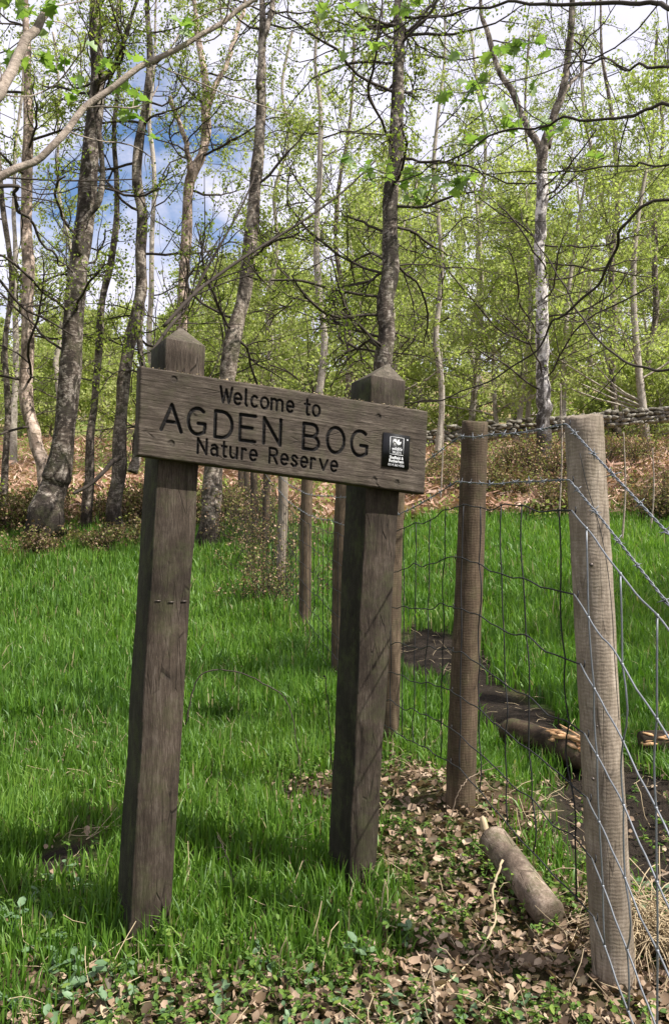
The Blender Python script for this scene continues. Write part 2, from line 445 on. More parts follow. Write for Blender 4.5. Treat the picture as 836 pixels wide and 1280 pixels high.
co = t.n('ShaderNodeTexCoord').outputs['Object']
c = t.ramp(t.noise(co, 5, 8, .75), [(.35, (.09, .08, .06)), (.5, (.24, .22, .18)), (.62, (.42, .39, .34))])
finish(t, c, .9, t.bump(t.noise(co, 14, 8, .8), 1, .05))
M['stone'] = m
m, t = mat('moss_cushion')
co = t.n('ShaderNodeTexCoord').outputs['Object']
c = t.ramp(t.noise(co, 30, 6, .75), [(.35, (.05, .05, .012)), (.52, (.17, .17, .03)), (.68, (.32, .31, .07))])
finish(t, c, .95, t.bump(t.noise(co, 55, 6, .8), 1, .03))
M['moss'] = m

# ------------------------------------------------------------------ ground
def axis(fine0, fine1, step, lo, hi, gr=1.12):
    a = list(np.arange(fine0, fine1 + 1e-6, step)); s = step
    while a[-1] < hi: s *= gr; a.append(a[-1] + s)
    s = step
    while a[0] > lo: s *= gr; a.insert(0, a[0] - s)
    return np.array(a)
gx = axis(-2.6, 2.6, .045, -220, 220, 1.06); gyv = axis(.9, 7.5, .045, -60, 310, 1.045)
XX, YY = np.meshgrid(gx, gyv)
ZZ = gz(XX, YY)
ZZ = ZZ + (fbm(XX * 22, YY * 22, 31, 2) - .5) * .02 * (YY < 8)
V = np.stack([XX, YY, ZZ], -1).reshape(-1, 3)
nx, ny = len(gx), len(gyv)
i, j = np.meshgrid(np.arange(nx - 1), np.arange(ny - 1)); b0 = (j * nx + i).ravel()
Fq = np.stack([b0, b0 + 1, b0 + nx + 1, b0 + nx], -1)
mu = np.clip((mud(XX, YY) + (fbm(XX * 5, YY * 5, 5) - .5) * .9 - .35) * 2.5, 0, 1)
fa = np.clip((YY - 10.5) / 2.5, 0, 1)
g_o = mesh('ground', V, Fq, gm, None, {'mud': mu.ravel(), 'far': fa.ravel()}, True)
tag(g_o, kind='structure')

# ------------------------------------------------------------------ the sign
ROT = R(26)
E_U = np.array([math.cos(ROT), math.sin(ROT), 0.0]); NRM = np.array([math.sin(ROT), -math.cos(ROT), 0.0])
def on_plane(px, py, p0, n):
    d = P(px, py, 1.0) - np.array([0, 0, EYE]); o = np.array([0, 0, EYE])
    return o + d * (np.dot(p0 - o, n) / np.dot(d, n))

sign = empty('nature_reserve_sign', (-.14, 1.9, 0), 'weathered wooden welcome sign, its engraved board sloping down right on two square posts', 'sign')
SO = np.array([-.14, 1.9, 0.])

def sign_post(name, p0, corners, depth, zbase, seed):
    """corners: front-left-top, front-right-top, front-right-low, front-left-low pixels on the front plane; apex pixel"""
    fl_t, fr_t, fr_b, fl_b, apex = corners
    c = [on_plane(*q, p0, NRM) for q in (fl_b, fr_b, fr_t, fl_t)]
    # run the foot into the ground
    for lo, hi in ((0, 3), (1, 2)):
        dv = c[lo] - c[hi]; c[lo] = c[hi] + dv * ((c[hi][2] - zbase) / (c[hi][2] - c[lo][2]))
    back = -NRM * depth
    ns = 46; g_ = Geo()
    rings = []
    ch = .035
    fr = [(0 + ch, 0), (1 - ch, 0), (1, ch * .8), (1, 1 - ch * .8), (1 - ch, 1), (ch, 1), (0, 1 - ch * .8), (0, ch * .8)]
    for s_ in np.linspace(0, 1, ns):
        a = c[0] + (c[3] - c[0]) * s_; b = c[1] + (c[2] - c[1]) * s_
        ring = []
        for u, v in fr:
            p = a + (b - a) * u + back * v
            w_ = (vnoise(s_ * 14 + u * 3, v * 5 + seed, 4) - .5) * .004
            ring.append(p + E_U * w_)
        rings.append(ring)
    Vv = np.array(rings).reshape(-1, 3); k = 8
    q = [[r_ * k + j, r_ * k + (j + 1) % k, (r_ + 1) * k + (j + 1) % k, (r_ + 1) * k + j] for r_ in range(ns - 1) for j in range(k)]
    mid = (c[2] + c[3]) / 2 + back / 2
    d = on_plane(*apex, mid, NRM)
    top = np.array([mid[0], mid[1], d[2]]) ; top[:2] = d[:2]
    t4 = [(ns - 1) * k + j for j in range(k)]
    # small flat tip
    tip = [top + (Vv[i_] - mid) * .07 * np.array([1, 1, 0]) for i_ in t4]
    n0 = len(Vv); Vv = np.vstack([Vv, tip])
    q += [[t4[j], t4[(j + 1) % k], n0 + (j + 1) % k, n0 + j] for j in range(k)]
    g_.add(Vv, [np.array(q), np.array([[n0 + j for j in range(k)]])])
    o = g_.build(name, M['sign_wood'], sign, SO)
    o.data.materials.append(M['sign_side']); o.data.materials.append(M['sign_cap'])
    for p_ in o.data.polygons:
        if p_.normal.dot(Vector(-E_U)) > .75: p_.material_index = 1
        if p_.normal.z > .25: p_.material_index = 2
    return o

pL = np.array([(207 - CX) / F * 1.8, 1.80, 0.]); pR = pL + E_U * .51
pc = on_plane(458, 680, pL, NRM)
pl = sign_post('post', pL, [(207, 422.5), (258.5, 432.5), (213.5, 1150), (162.5, 1150), (226, 411)], .135, -.12, 1)
pr_ = sign_post('post', pL, [(464, 469), (507.5, 477), (469, 1100), (436, 1100), (483.5, 456)], .118, -.12, 8)

# the board: a dense front sheet with the lettering cut into it
bp0 = pL + NRM * .036
BC = [on_plane(*q, bp0, NRM) for q in ((176, 457.5), (535, 514), (530.5, 617.5), (172.5, 568.5))]  # TL TR BR BL
BL_, BH_ = np.linalg.norm(BC[1] - BC[0]), np.linalg.norm(BC[3] - BC[0])
def board_pt(u, v, dz=0.0):
    """u right 0..1, v down 0..1"""
    u = np.asarray(u, float)[..., None]; v = np.asarray(v, float)[..., None]
    p = (BC[0] * (1 - u) + BC[1] * u) * (1 - v) + (BC[3] * (1 - u) + BC[2] * u) * v
    return p + NRM * np.asarray(dz, float)[..., None]
def board_uv(px, py):
    t_ = on_plane(px, py, bp0, NRM); u, v = .5, .5
    for _ in range(12):
        e = board_pt(u, v) - t_
        du = (board_pt(u + 1e-4, v) - board_pt(u, v)) / 1e-4; dv = (board_pt(u, v + 1e-4) - board_pt(u, v)) / 1e-4
        s_, *_r = np.linalg.lstsq(np.stack([du, dv], 1), -e, rcond=None); u += s_[0]; v += s_[1]
    return float(u), float(v)

def arc(cx, cy, rx, ry, a0, a1, n=12):
    return [(cx + rx * math.cos(R(a)), cy + ry * math.sin(R(a))) for a in np.linspace(a0, a1, n)]
# single-stroke letters; x 0..1 over the letter's width, y 0 (baseline) .. 1 (cap height)
GL = {
 'W': [[(0, 1), (.25, 0), (.5, .85), (.75, 0), (1, 1)]],
 'A': [[(0, 0), (.5, 1), (1, 0)], [(.2, .34), (.8, .34)]],
 'G': [arc(.52, .5, .52, .5, 52, 295, 20) + [(.92, .12), (.95, .42), (.56, .42)]],
 'D': [[(0, 0), (0, 1), (.4, 1)] + arc(.4, .5, .6, .5, 90, -90, 14) + [(0, 0)]],
 'E': [[(1, 1), (0, 1), (0, 0), (1, 0)], [(0, .52), (.8, .52)]],
 'N': [[(0, 0), (0, 1), (1, 0), (1, 1)]],
 'B': [[(0, 0), (0, 1), (.5, 1)] + arc(.55, .76, .35, .24, 90, -90, 9) + [(0, .52)], [(0, .52), (.55, .52)] + arc(.6, .26, .4, .26, 90, -90, 9) + [(0, 0)]],
 'O': [arc(.5, .5, .5, .5, 0, 360, 26)],
 'R': [[(0, 0), (0, 1), (.55, 1)] + arc(.6, .76, .38, .24, 90, -90, 9) + [(0, .52)], [(.5, .52), (1, 0)]],
 'e': [[(.04, .36), (.96, .36)] + arc(.5, .36, .48, .35, 0, 310, 16)],
 'l': [[(.5, 1.05), (.5, .12), (.8, 0)]],
 'c': [arc(.5, .35, .5, .35, 50, 310, 14)],
 'o': [arc(.5, .35, .5, .35, 0, 360, 18)],
 'm': [[(0, 0), (0, .7)], [(0, .5)] + arc(.25, .48, .24, .22, 160, 0, 8) + [(.49, 0)], [(.49, .5)] + arc(.75, .48, .25, .22, 160, 0, 8) + [(1, 0)]],
 't': [[(.4, .98), (.4, .12), (.55, 0), (.85, .02)], [(0, .68), (.9, .68)]],
 'a': [arc(.45, .24, .45, .23, 0, 360, 14), [(.1, .62), (.5, .71), (.88, .55), (.9, 0)]],
 'u': [[(0, .7), (0, .25)] + arc(.45, .25, .45, .25, 180, 350, 9), [(.95, .7), (.95, 0)]],
 'r': [[(.1, 0), (.1, .7)], [(.1, .45)] + arc(.62, .42, .5, .28, 150, 50, 7)],
 's': [[(.9, .58), (.6, .71), (.3, .7), (.1, .55), (.3, .4), (.7, .31), (.92, .17), (.7, .01), (.35, 0), (.05, .13)]],
 'v': [[(0, .7), (.5, 0), (1, .7)]],
}
# letter spans, measured on the photograph (enlarged crop: /2.09 + (150, 390))
def zx(x): return x / 2.09 + 150
def zy(y): return y / 2.09 + 390
lines = [
 ([('W', 262, 292), ('e', 298, 317), ('l', 322, 334), ('c', 343, 360), ('o', 368, 387), ('m', 395, 424), ('e', 435, 453), ('t', 482, 496), ('o', 503, 521)], (275, 237.0), (510, 271.5), 19.2, .0058),
 ([('A', 108, 160), ('G', 178, 224), ('D', 248, 292), ('E', 313, 352), ('N', 375, 418), ('B', 478, 518), ('O', 540, 584), ('G', 603, 646)], (108, 307), (645, 379), 32.0, .0080),
 ([('N', 203, 226), ('a', 238, 256), ('t', 266, 279), ('u', 288, 306), ('r', 317, 329), ('e', 339, 357), ('R', 390, 410), ('e', 420, 438), ('s', 447, 463), ('e', 472, 489), ('r', 497, 509), ('v', 521, 541), ('e', 550, 567)], (203, 369), (567, 418), 18.6, .0056),
]
segs = []  # (ax, ay, bx, by, half width) in board metres
for letters, b0_, b1_, cap_px, wd in lines:
    u0, v0 = board_uv(zx(b0_[0]), zy(b0_[1])); u1, v1 = board_uv(zx(b1_[0]), zy(b1_[1]))
    mx_ = (zx(b0_[0]) + zx(b1_[0])) / 2; my_ = (zy(b0_[1]) + zy(b1_[1])) / 2
    capm = (board_uv(mx_, my_)[1] - board_uv(mx_, my_ - cap_px)[1]) * BH_
    for ch_, xa, xb in letters:
        def base_uv(x):
            yy = b0_[1] + (b1_[1] - b0_[1]) * (x - b0_[0]) / (b1_[0] - b0_[0])
            return board_uv(zx(x), zy(yy))
        ua, va = base_uv(xa); ub, vb = base_uv(xb)
        for st_ in GL[ch_]:
            pp = [((ua + (ub - ua) * x) * BL_, (va + (vb - va) * x) * BH_ - capm * y) for x, y in st_]
            for a_, b_ in zip(pp[:-1], pp[1:]): segs.append((*a_, *b_, wd / 2))
segs = np.array(segs)
NU, NV = 560, 170
uu = np.linspace(0, 1, NU); vv = np.linspace(0, 1, NV)
U, Vv_ = np.meshgrid(uu, vv); X = U * BL_; Y = Vv_ * BH_
depth = np.zeros_like(X); paint = np.zeros_like(X)
for ax, ay, bx, by, hw in segs:
    m_ = (X > min(ax, bx) - .01) & (X < max(ax, bx) + .01) & (Y > min(ay, by) - .01) & (Y < max(ay, by) + .01)
    if not m_.any(): continue
    dx, dy = bx - ax, by - ay; L2 = dx * dx + dy * dy + 1e-12
    tt = np.clip(((X[m_] - ax) * dx + (Y[m_] - ay) * dy) / L2, 0, 1)
    dd = np.hypot(X[m_] - ax - tt * dx, Y[m_] - ay - tt * dy)
    dep = np.clip((hw - dd) / .0012, 0, 1)
    depth[m_] = np.maximum(depth[m_], dep)
    paint[m_] = np.maximum(paint[m_], np.clip((hw + .0004 - dd) / .0008, 0, 1))
grain = (fbm(X * 7, Y * 260, 21, 4) - .5) * .0016 + (fbm(X * 40, Y * 900, 22, 2) - .5) * .0006
edge = np.minimum(np.minimum(X, BL_ - X), np.minimum(Y, BH_ - Y))
rnd_ = -np.clip((.004 - edge) / .004, 0, 1) ** 2 * .003 * (1 + (fbm(X * 30, Y * 30, 4) - .5) * 2)
relief = -depth * .0042 + grain + rnd_
for px_, py_, r_, a_ in ((218, 474, .0075, -.002), (214.6, 554, .0075, -.002), (468, 600, .0075, -.002), (496, 603, .0065, -.0015), (473, 521, .0075, -.002)):
    u_, v_ = board_uv(px_, py_); d_ = np.hypot(X - u_ * BL_, Y - v_ * BH_)
    relief += a_ * np.clip((r_ - d_) / .0015, 0, 1); paint = np.maximum(paint, .55 * np.exp(-((d_ - r_) / .0012) ** 2)); paint = np.maximum(paint, .3 * (d_ < r_))
front = board_pt(U, Vv_, relief).reshape(-1, 3)
i, j = np.meshgrid(np.arange(NU - 1), np.arange(NV - 1)); b0 = (j * NU + i).ravel()
fq = np.stack([b0, b0 + NU, b0 + NU + 1, b0 + 1], -1)
# back and edges: a coarser rim
rim = np.concatenate([np.arange(NU), np.arange(1, NV) * NU + NU - 1, (NV - 1) * NU + np.arange(NU - 2, -1, -1), np.arange(NV - 2, 0, -1) * NU])
nb = len(front); TH = .034
backv = front[rim] - NRM * (TH)
k = np.arange(len(rim)); k2 = (k + 1) % len(rim)
rq = np.stack([rim[k], rim[k2], nb + k2, nb + k], -1)
wco = np.stack([X, Y, relief * 0], -1).reshape(-1, 3)
wcb = wco[rim] + np.array([0, .02, .034])
board = mesh('board', np.vstack([front, backv]), [fq, rq, (nb + k)[None]], M['board_wood'], sign,
             {'paint': np.concatenate([paint.ravel(), np.zeros(len(rim))]), 'wco': np.vstack([wco, wcb]), 'rnd': np.zeros(nb + len(rim))}, False, SO)
# moss/grit along the top edge
g_ = Geo()
for q_ in range(420):
    u_ = rng.uniform(0.0, 1); p = board_pt(u_, 0.0, -rng.uniform(0, .03)) + np.array([0, 0, .0005])
    s_ = rng.uniform(.0008, .0022); d = rng.normal(size=(6, 3)) * s_; d[:, 2] = np.abs(d[:, 2])
    g_.add(p + d, np.array([[0, 1, 2], [0, 2, 3], [1, 3, 2], [3, 4, 5], [2, 4, 3]]), rng.random())
tag(g_.build('lichen_crust', M['straw'], board, SO), kind='stuff')
# small heads of screws / staples on the left post front
for px_, py_ in ((197.5, 751), (214, 752.5), (230, 751.5)):
    g_ = Geo(); c_ = on_plane(px_, py_, pL, NRM) + NRM * .001
    a_, b_ = E_U * .0065, np.array([0, 0, .0011])
    vs = [c_ - a_ - b_, c_ + a_ - b_, c_ + a_ + b_, c_ - a_ + b_]; vs += [v_ + NRM * .0015 for v_ in vs]
    g_.add(vs, np.array([[4, 5, 6, 7], [0, 1, 5, 4], [1, 2, 6, 5], [2, 3, 7, 6], [3, 0, 4, 7]]))
    g_.build('staple', M['bolt'], pl, SO)

# plaque
pq = [board_uv(*q) for q in ((478.5, 540.5), (511.5, 545.0), (510, 587.5), (476.5, 582.5))]
PU = sum(p[0] for p in pq) / 4 * BL_; PV = sum(p[1] for p in pq) / 4 * BH_
PW = abs((pq[1][0] - pq[0][0]) * BL_); PH = abs((pq[3][1] - pq[0][1]) * BH_)
def plq(x, y, dz):   # x right, y up from the plaque centre, metres
    return board_pt((PU + x) / BL_, (PV - y) / BH_, dz)
def plate_box(name, x0, y0, x1, y1, z0, z1, m_, parent):
    vs = [plq(x, y, z) for z in (z0, z1) for x, y in ((x0, y0), (x1, y0), (x1, y1), (x0, y1))]
    return vs, np.array([[4, 5, 6, 7], [0, 1, 5, 4], [1, 2, 6, 5], [2, 3, 7, 6], [3, 0, 4, 7]])
g_ = Geo(); g_.add(*plate_box('', -PW / 2, -PH / 2, PW / 2, PH / 2, .0005, .0035, 0, 0))
plaque = g_.build('plaque', M['plate'], sign, SO)
g_ = Geo(); fw = .0011
fx0, fx1, fy0, fy1 = -PW * .25, PW * .27, -PH * .12, PH * .41
for bx_ in ((fx0, fy0, fx1, fy0 + fw), (fx0, fy1 - fw, fx1, fy1), (fx0, fy0, fx0 + fw, fy1), (fx1 - fw, fy0, fx1, fy1)):
    g_.add(*plate_box('', *bx_, .0035, .0041, 0, 0))
# animal-head mark: two pointed stripes meeting over a triangular chin
sx, sy = (fx1 - fx0), (fy1 - fy0); ox, oy = (fx0 + fx1) / 2, fy0 + sy * .68
for poly in ([(-.34, -.06), (-.26, .14), (-.12, .19), (.02, .02), (.04, -.14), (-.08, -.06), (-.16, .04), (-.24, -.10)],
             [(.02, .02), (.10, .20), (.16, .19), (.14, .02), (.30, .10), (.27, -.06), (.10, -.19), (.04, -.14)]):
    vs = [plq(ox + x * sx, oy + y * sy, z) for z in (.0035, .0042) for x, y in poly]; n_ = len(poly)
    g_.add(vs, [np.arange(n_, 2 * n_)[None], np.array([[a, (a + 1) % n_, n_ + (a + 1) % n_, n_ + a] for a in range(n_)])])
a_ = np.linspace(0, 2 * math.pi, 14, endpoint=False)
vs = [plq(PW * .40 + .0021 * math.cos(q), PH * .37 + .0021 * math.sin(q), z) for z in (.0035, .0042) for q in a_]
g_.add(vs, [np.arange(14, 28)[None]])
g_.build('emblem', M['white'], plaque, SO)

def text_mesh(txt, size, cx_, cy_, shear=0, bold=.0):
    cu = bpy.data.curves.new('t', 'FONT'); cu.body = txt; cu.size = size; cu.align_x = 'CENTER'; cu.offset = bold; cu.shear = shear
    cu.resolution_u = 3
    ob = bpy.data.objects.new('t', cu); COL.objects.link(ob); bpy.context.view_layer.update()
    me = bpy.data.meshes.new_from_object(ob)
    co_ = np.array([v.co[:] for v in me.vertices]); fs = [np.array([list(p.vertices)]) for p in me.polygons]
    bpy.data.objects.remove(ob); bpy.data.curves.remove(cu); bpy.data.meshes.remove(me)
    vs = [plq(cx_ + c[0], cy_ + c[1], .0042) for c in co_]
    return vs, fs
g_ = Geo()
for txt, sz, cy_, sh, bo in (('wildlife', .0105, fy0 + sy * .26, .35, .0002), ('TRUSTS', .0078, fy0 + sy * .07, 0, .0001),
                             ('Sheffield &', .0095, -PH * .245, 0, .00025), ('Rotherham', .0095, -PH * .345, 0, .00025), ('0114 263 4335', .0078, -PH * .455, 0, 0)):
    vs, fs = text_mesh(txt, sz, (fx0 + fx1) / 2, cy_, sh, bo); g_.add(vs, fs)
g_.build('lettering', M['white'], plaque, SO)

# ------------------------------------------------------------------ the fence
fence = empty('stock_fence', (.4, 2.4, 0), 'wire fence of round posts, mesh netting and barbed wire running away behind the wooden sign', 'fence')
FO = np.array([.4, 2.4, 0.])
def round_post(top, low, r0, r1, mat_, zbase, seed, label=None, side_cut=0, n=40, k=28):
    top = np.asarray(top, float); low = np.asarray(low, float)
    d = (low - top); low = top + d * ((top[2] - zbase) / (top[2] - low[2]))
    s_ = np.linspace(0, 1, n)[:, None]; a = np.linspace(0, 2 * math.pi, k, endpoint=False)
    p = low + (top - low) * s_ + np.stack([(vnoise(s_[:, 0] * 3, seed, 2) - .5) * .012, (vnoise(s_[:, 0] * 3, seed + 9, 2) - .5) * .01, s_[:, 0] * 0], -1)
    rr = r1 + (r0 - r1) * s_
    wob = 1 + .05 * (vnoise(np.cos(a)[None] * 2 + seed, s_ * 6 + np.sin(a)[None] * 2, 3) - .5) + .012 * np.sin(s_ * 420)
    crd = np.stack([np.cos(a), np.sin(a), 0 * a], -1)
    Vp = p[:, None] + crd[None] * (rr * wob)[:, :, None]
    rot = np.array([math.cos(seed), math.sin(seed)])
    tilt = (crd[:, 0] * rot[0] + crd[:, 1] * rot[1]) * r0 * .16
    Vp[-1, :, 2] += tilt + (vnoise(a * 3, seed, 7) - .5) * .006; Vp[-2, :, 2] = np.minimum(Vp[-2, :, 2], Vp[-1, :, 2] - .004)
    inner = p[-1] + (Vp[-1] - p[-1]) * .86; inner[:, 2] = Vp[-1, :, 2] + .003
    Vp = np.concatenate([Vp.reshape(-1, 3), inner, (p[-1] + [0, 0, .004])[None]])
    q = [[i_ * k + j_, i_ * k + (j_ + 1) % k, (i_ + 1) * k + (j_ + 1) % k, (i_ + 1) * k + j_] for i_ in range(n) for j_ in range(k)]
    cen = (n + 1) * k
    tr = [[n * k + j_, n * k + (j_ + 1) % k, cen] for j_ in range(k)]
    o = mesh('post', Vp, [np.array(q), np.array(tr)], mat_, fence, None, True, FO)
    if label: o['label'] = label
    return o
p1D, p2D = 1.645, 2.43
P1 = (P(733.5, 521, p1D), P(765, 1180, p1D)); P2 = (P(591.5, 528, p2D), P(575, 985, p2D))
round_post(*P1, .0385, .0435, M['post_wood'], -.25, 1, 'pale bare round fence post nearest the right edge of the photo')
round_post(*P2, .0400, .0450, M['post_dark'], -.1, 2, 'brown round fence post with a flat top, halfway between the sign and the pale post')
# long checks (drying cracks) down the near post
far_posts = [(485, 3.30), (423, 4.36), (380, 5.6), (352, 6.87), (331, 8.2), (318, 9.5), (309, 10.8), (301, 12.2)]
tops = {}
for q, (px, D) in enumerate(far_posts):
    x_ = (px - CX) / F * D; z0 = float(gz(x_, D, False)); lean = rng.normal(0, .02)
    r_ = .041 if q != 4 else .036
    tp = np.array([x_ + lean + (.012 if q == 2 else 0), D + rng.normal(0, .02), z0 + 1.15 + rng.normal(0, .03)])
    round_post(tp, (x_, D, z0), r_, r_ * 1.05, M['post_dark'] if q != 3 else M['post_wood'], z0 - .2, 3 + q)
    tops[q] = (x_, D, z0)

def twist_wire(a, b, r=.0012, amp=.0013, pitch=.036, sag=.0, barb=.088, kbarb=True, seed=0, n=None):
    """two twisted strands with four-point barbs between a and b"""
    g2 = np.random.default_rng(seed)
    a = np.asarray(a, float); b = np.asarray(b, float); L = np.linalg.norm(b - a)
    n = n or int(max(12, min(L / pitch * 6, 420)))
    s_ = np.linspace(0, 1, n)
    c_ = a + (b - a) * s_[:, None]
    c_[:, 2] -= sag * 4 * s_ * (1 - s_)
    wv = (vnoise(s_ * L * 6, seed, 3) - .5) * .006; c_[:, 2] += wv * np.minimum(1, 8 * s_) * np.minimum(1, 8 * (1 - s_))
    t_ = norm(b - a); x_ = norm(np.cross(t_, [0, 0, 1.])); y_ = np.cross(x_, t_)
    ph = s_ * L / pitch * 2 * math.pi
    out = Geo()
    for o_ in (0, math.pi):
        p = c_ + amp * (np.cos(ph + o_)[:, None] * x_ + np.sin(ph + o_)[:, None] * y_)
        out.add(*tubes(p, np.full(n, r), 5))
    if kbarb:
        m_ = int(L / barb)
        for q in range(m_):
            f = (q + .5 + g2.uniform(-.12, .12)) / m_; i_ = f * (n - 1); i0 = int(i_); c0 = c_[i0] + (c_[min(i0 + 1, n - 1)] - c_[i0]) * (i_ - i0)
            a0 = g2.uniform(0, math.pi)
            for w_ in range(2):
                aa = a0 + w_ * 1.35 + g2.normal(0, .15)
                d_ = x_ * math.cos(aa) + y_ * math.sin(aa) + t_ * g2.normal(0, .3)
                off = t_ * (.0022 * (w_ * 2 - 1))
                L_ = g2.uniform(.010, .014)
                pts = np.stack([c0 + off - d_ * L_, c0 + off - d_ * .003, c0 + off + d_ * .003, c0 + off + d_ * L_])
                out.add(*tubes(pts, np.array([.0004, .0012, .0012, .0004]), 4))
            # wrap
            an = np.linspace(0, 4 * math.pi, 17)
            wp = c0 + t_ * ((an / (4 * math.pi) - .5) * .009)[:, None] + .0028 * (np.cos(an)[:, None] * x_ + np.sin(an)[:, None] * y_)
            out.add(*tubes(wp, np.full(17, .0010), 4))
    return out

EY = np.array([0, 0, EYE])
w1D, w2D = 1.60, 2.385
y1 = [530, 600, 638, 743, 830, 917, 997, 1073, 1146]; x1 = [707, 711, 714, 717, 725, 730, 733, 739, 741]
y2 = [546, 602, 634, 696, 758, 812, 862, 909, 951];   x2 = [574, 570, 568, 566, 564, 563, 562, 561, 560]
yE = [668, 758, 795, 930, 1045, 1131, 1219, 1325, 1400]
A1 = [P(x, y, w1D) for x, y in zip(x1, y1)]; A2 = [P(x, y, w2D) for x, y in zip(x2, y2)]
AE = [P(836, y, 1.23) for y in yE]; AE = [a + (e - a) * 3.2 for a, e in zip(A1, AE)]
hts = [A2[q][2] - (A2[8][2]) for q in range(9)]
def post_rows(q):
    x_, D, z0 = tops[q]
    zz = {0: None}
    return [np.array([x_ - .045, D - .01, z0 + .08 + h_ * .98]) for h_ in hts]
AR = [post_rows(q) for q in range(len(far_posts))]
for b_ in (0, 1):
    g_ = Geo()
    def add(o_):
        V_, F_, A_ = o_.arrays(); g_.add(V_, F_)
    add(twist_wire(A1[b_], AE[b_], seed=1 + b_, r=.0013, amp=.0014)); add(twist_wire(A2[b_], A1[b_], seed=3 + b_, sag=.006))
    add(twist_wire(AR[0][b_], A2[b_], seed=5 + b_, sag=.01))
    for q in range(len(AR) - 1):
        add(twist_wire(AR[q + 1][b_], AR[q][b_], seed=8 + b_ + q, sag=.02, pitch=.05, kbarb=q < 3, barb=.11, n=60 if q < 3 else 10))
    tag(g_.build('barbed_wire', M['wire'], fence, FO, True), 'upper strand of barbed wire' if b_ == 0 else 'lower strand of barbed wire')

def netting(rA, rB, seed, spacing=.15, near=True, dark=False):
    """graded stock netting between two posts; rA, rB = row points from top to bottom"""
    g2 = np.random.default_rng(seed); out = Geo()
    rA = np.array(rA); rB = np.array(rB); L = np.linalg.norm(rB[0] - rA[0]); nv = max(2, int(round(L / spacing)))
    n = nv * 6 + 1; s_ = np.linspace(0, 1, n); ks = 5 if near else 3
    t_ = norm(rB[0] - rA[0]); rows = []
    xs = (np.arange(nv) + .5 + g2.normal(0, .06, nv)) / nv
    for r_ in range(len(rA)):
        p = rA[r_] + (rB[r_] - rA[r_]) * s_[:, None]
        amp = .004 if r_ else .0015
        w_ = (vnoise(s_ * nv * 1.5, seed + r_ * 3, 5) - .5) * .02 + amp * np.abs(np.sin(s_ * nv * math.pi)) 
        w_ *= np.minimum(1, 10 * s_) * np.minimum(1, 10 * (1 - s_))
        p[:, 2] += w_; rows.append(p)
        out.add(*tubes(p, np.full(n, .0018 if near else .0020), ks))
    for q in range(nv):
        f = xs[q]; pts = []
        sh = 0
        for r_ in range(len(rows)):
            sh += g2.normal(0, .004); ff = np.clip(f + sh / L, 0, 1) * (n - 1); i0 = int(min(ff, n - 2))
            pts.append(rows[r_][i0] + (rows[r_][i0 + 1] - rows[r_][i0]) * (ff - i0))
        dense = []
        for a_, b_ in zip(pts[:-1], pts[1:]):
            bow = g2.normal(0, .007)
            for f2 in (0, .25, .5, .75): dense.append(a_ + (b_ - a_) * f2 + t_ * bow * math.sin(f2 * math.pi) + np.array([0, -1, 0]) * bow * .4 * math.sin(f2 * math.pi))
        dense.append(pts[-1]); dense = np.array(dense)
        out.add(*tubes(dense, np.full(len(dense), .0018 if near else .0020), ks))
        for p in pts:   # knots
            kx = np.array([p - t_ * .004 + [0, 0, .001], p - t_ * .0015, p + t_ * .0015, p + t_ * .004 - [0, 0, .001]])
            out.add(*tubes(kx, np.array([.0012, .0030, .0030, .0012]), 5 if near else 3))
    return out
netting(A1[2:], AE[2:], 1).build('wire_netting', M['wire'], fence, FO, True)['label'] = 'square mesh netting nearest the camera, sloping down to the right edge'
netting(A2[2:], A1[2:], 2).build('wire_netting', M['wire_dark'], fence, FO, True)['label'] = 'square mesh netting between the brown and the pale post'
netting(AR[0][2:], A2[2:], 3).build('wire_netting', M['wire_dark'], fence, FO, True)
for q in range(len(AR) - 1):
    netting(AR[q + 1][2:], AR[q][2:], 10 + q, near=q < 1).build('wire_netting', M['wire_dark'], fence, FO)
# thin dark strand modelled for a wire's shadow on the pale post, staples
g_ = Geo()
pts = [P(724, 566, 1.59), P(734, 610, 1.588), P(748, 655, 1.586), P(757, 700, 1.58), P(764, 760, 1.58), P(768, 830, 1.58), P(773, 900, 1.585)]
g_.add(*tubes(resample(pts, 30), np.full(30, .0008), 5))
g_.build('wire_shadow_strand', M['wire_dark'], fence, FO)
for q in range(9):
    for A_, dr in ((A1[q], .006), (A2[q], .006)):
        an = np.linspace(0, math.pi, 8)
        c_ = A_ + np.array([.004, -.001, 0])
        sp = c_ + np.stack([np.cos(an) * 0.001 + .002, -np.sin(an) * .006, np.cos(an) * .007], -1)
        g_ = Geo(); g_.add(*tubes(sp, np.full(8, .0014), 5)); g_.build('staple', M['wire_dark'], fence, FO)
# nail heads and knots on the pale post
for px_, py_, r_ in ((739, 706, .0035), (753, 838, .003), (746, 908, .002), (741, 974, .003)):
    g_ = Geo(); c_ = P(px_, py_, p1D - .0415); a_ = np.linspace(0, 2 * math.pi, 9, endpoint=False)
    ring = c_ + np.stack([np.cos(a_) * r_, 0 * a_, np.sin(a_) * r_], -1)
    g_.add(np.vstack([ring, ring + [0, .004, 0]]), [np.arange(9)[None, ::-1], np.array([[k_, (k_ + 1) % 9, 9 + (k_ + 1) % 9, 9 + k_] for k_ in range(9)])])
    g_.build('nail', M['bolt'], fence, FO)
# off-frame end post that carries the wires
e0 = AE[0]; zb = float(gz(e0[0] + .04, e0[1], False))
round_post((e0[0] + .045, e0[1], e0[2] + .05), (e0[0] + .05, e0[1], zb), .04, .045, M['post_wood'], zb - .2, 33)

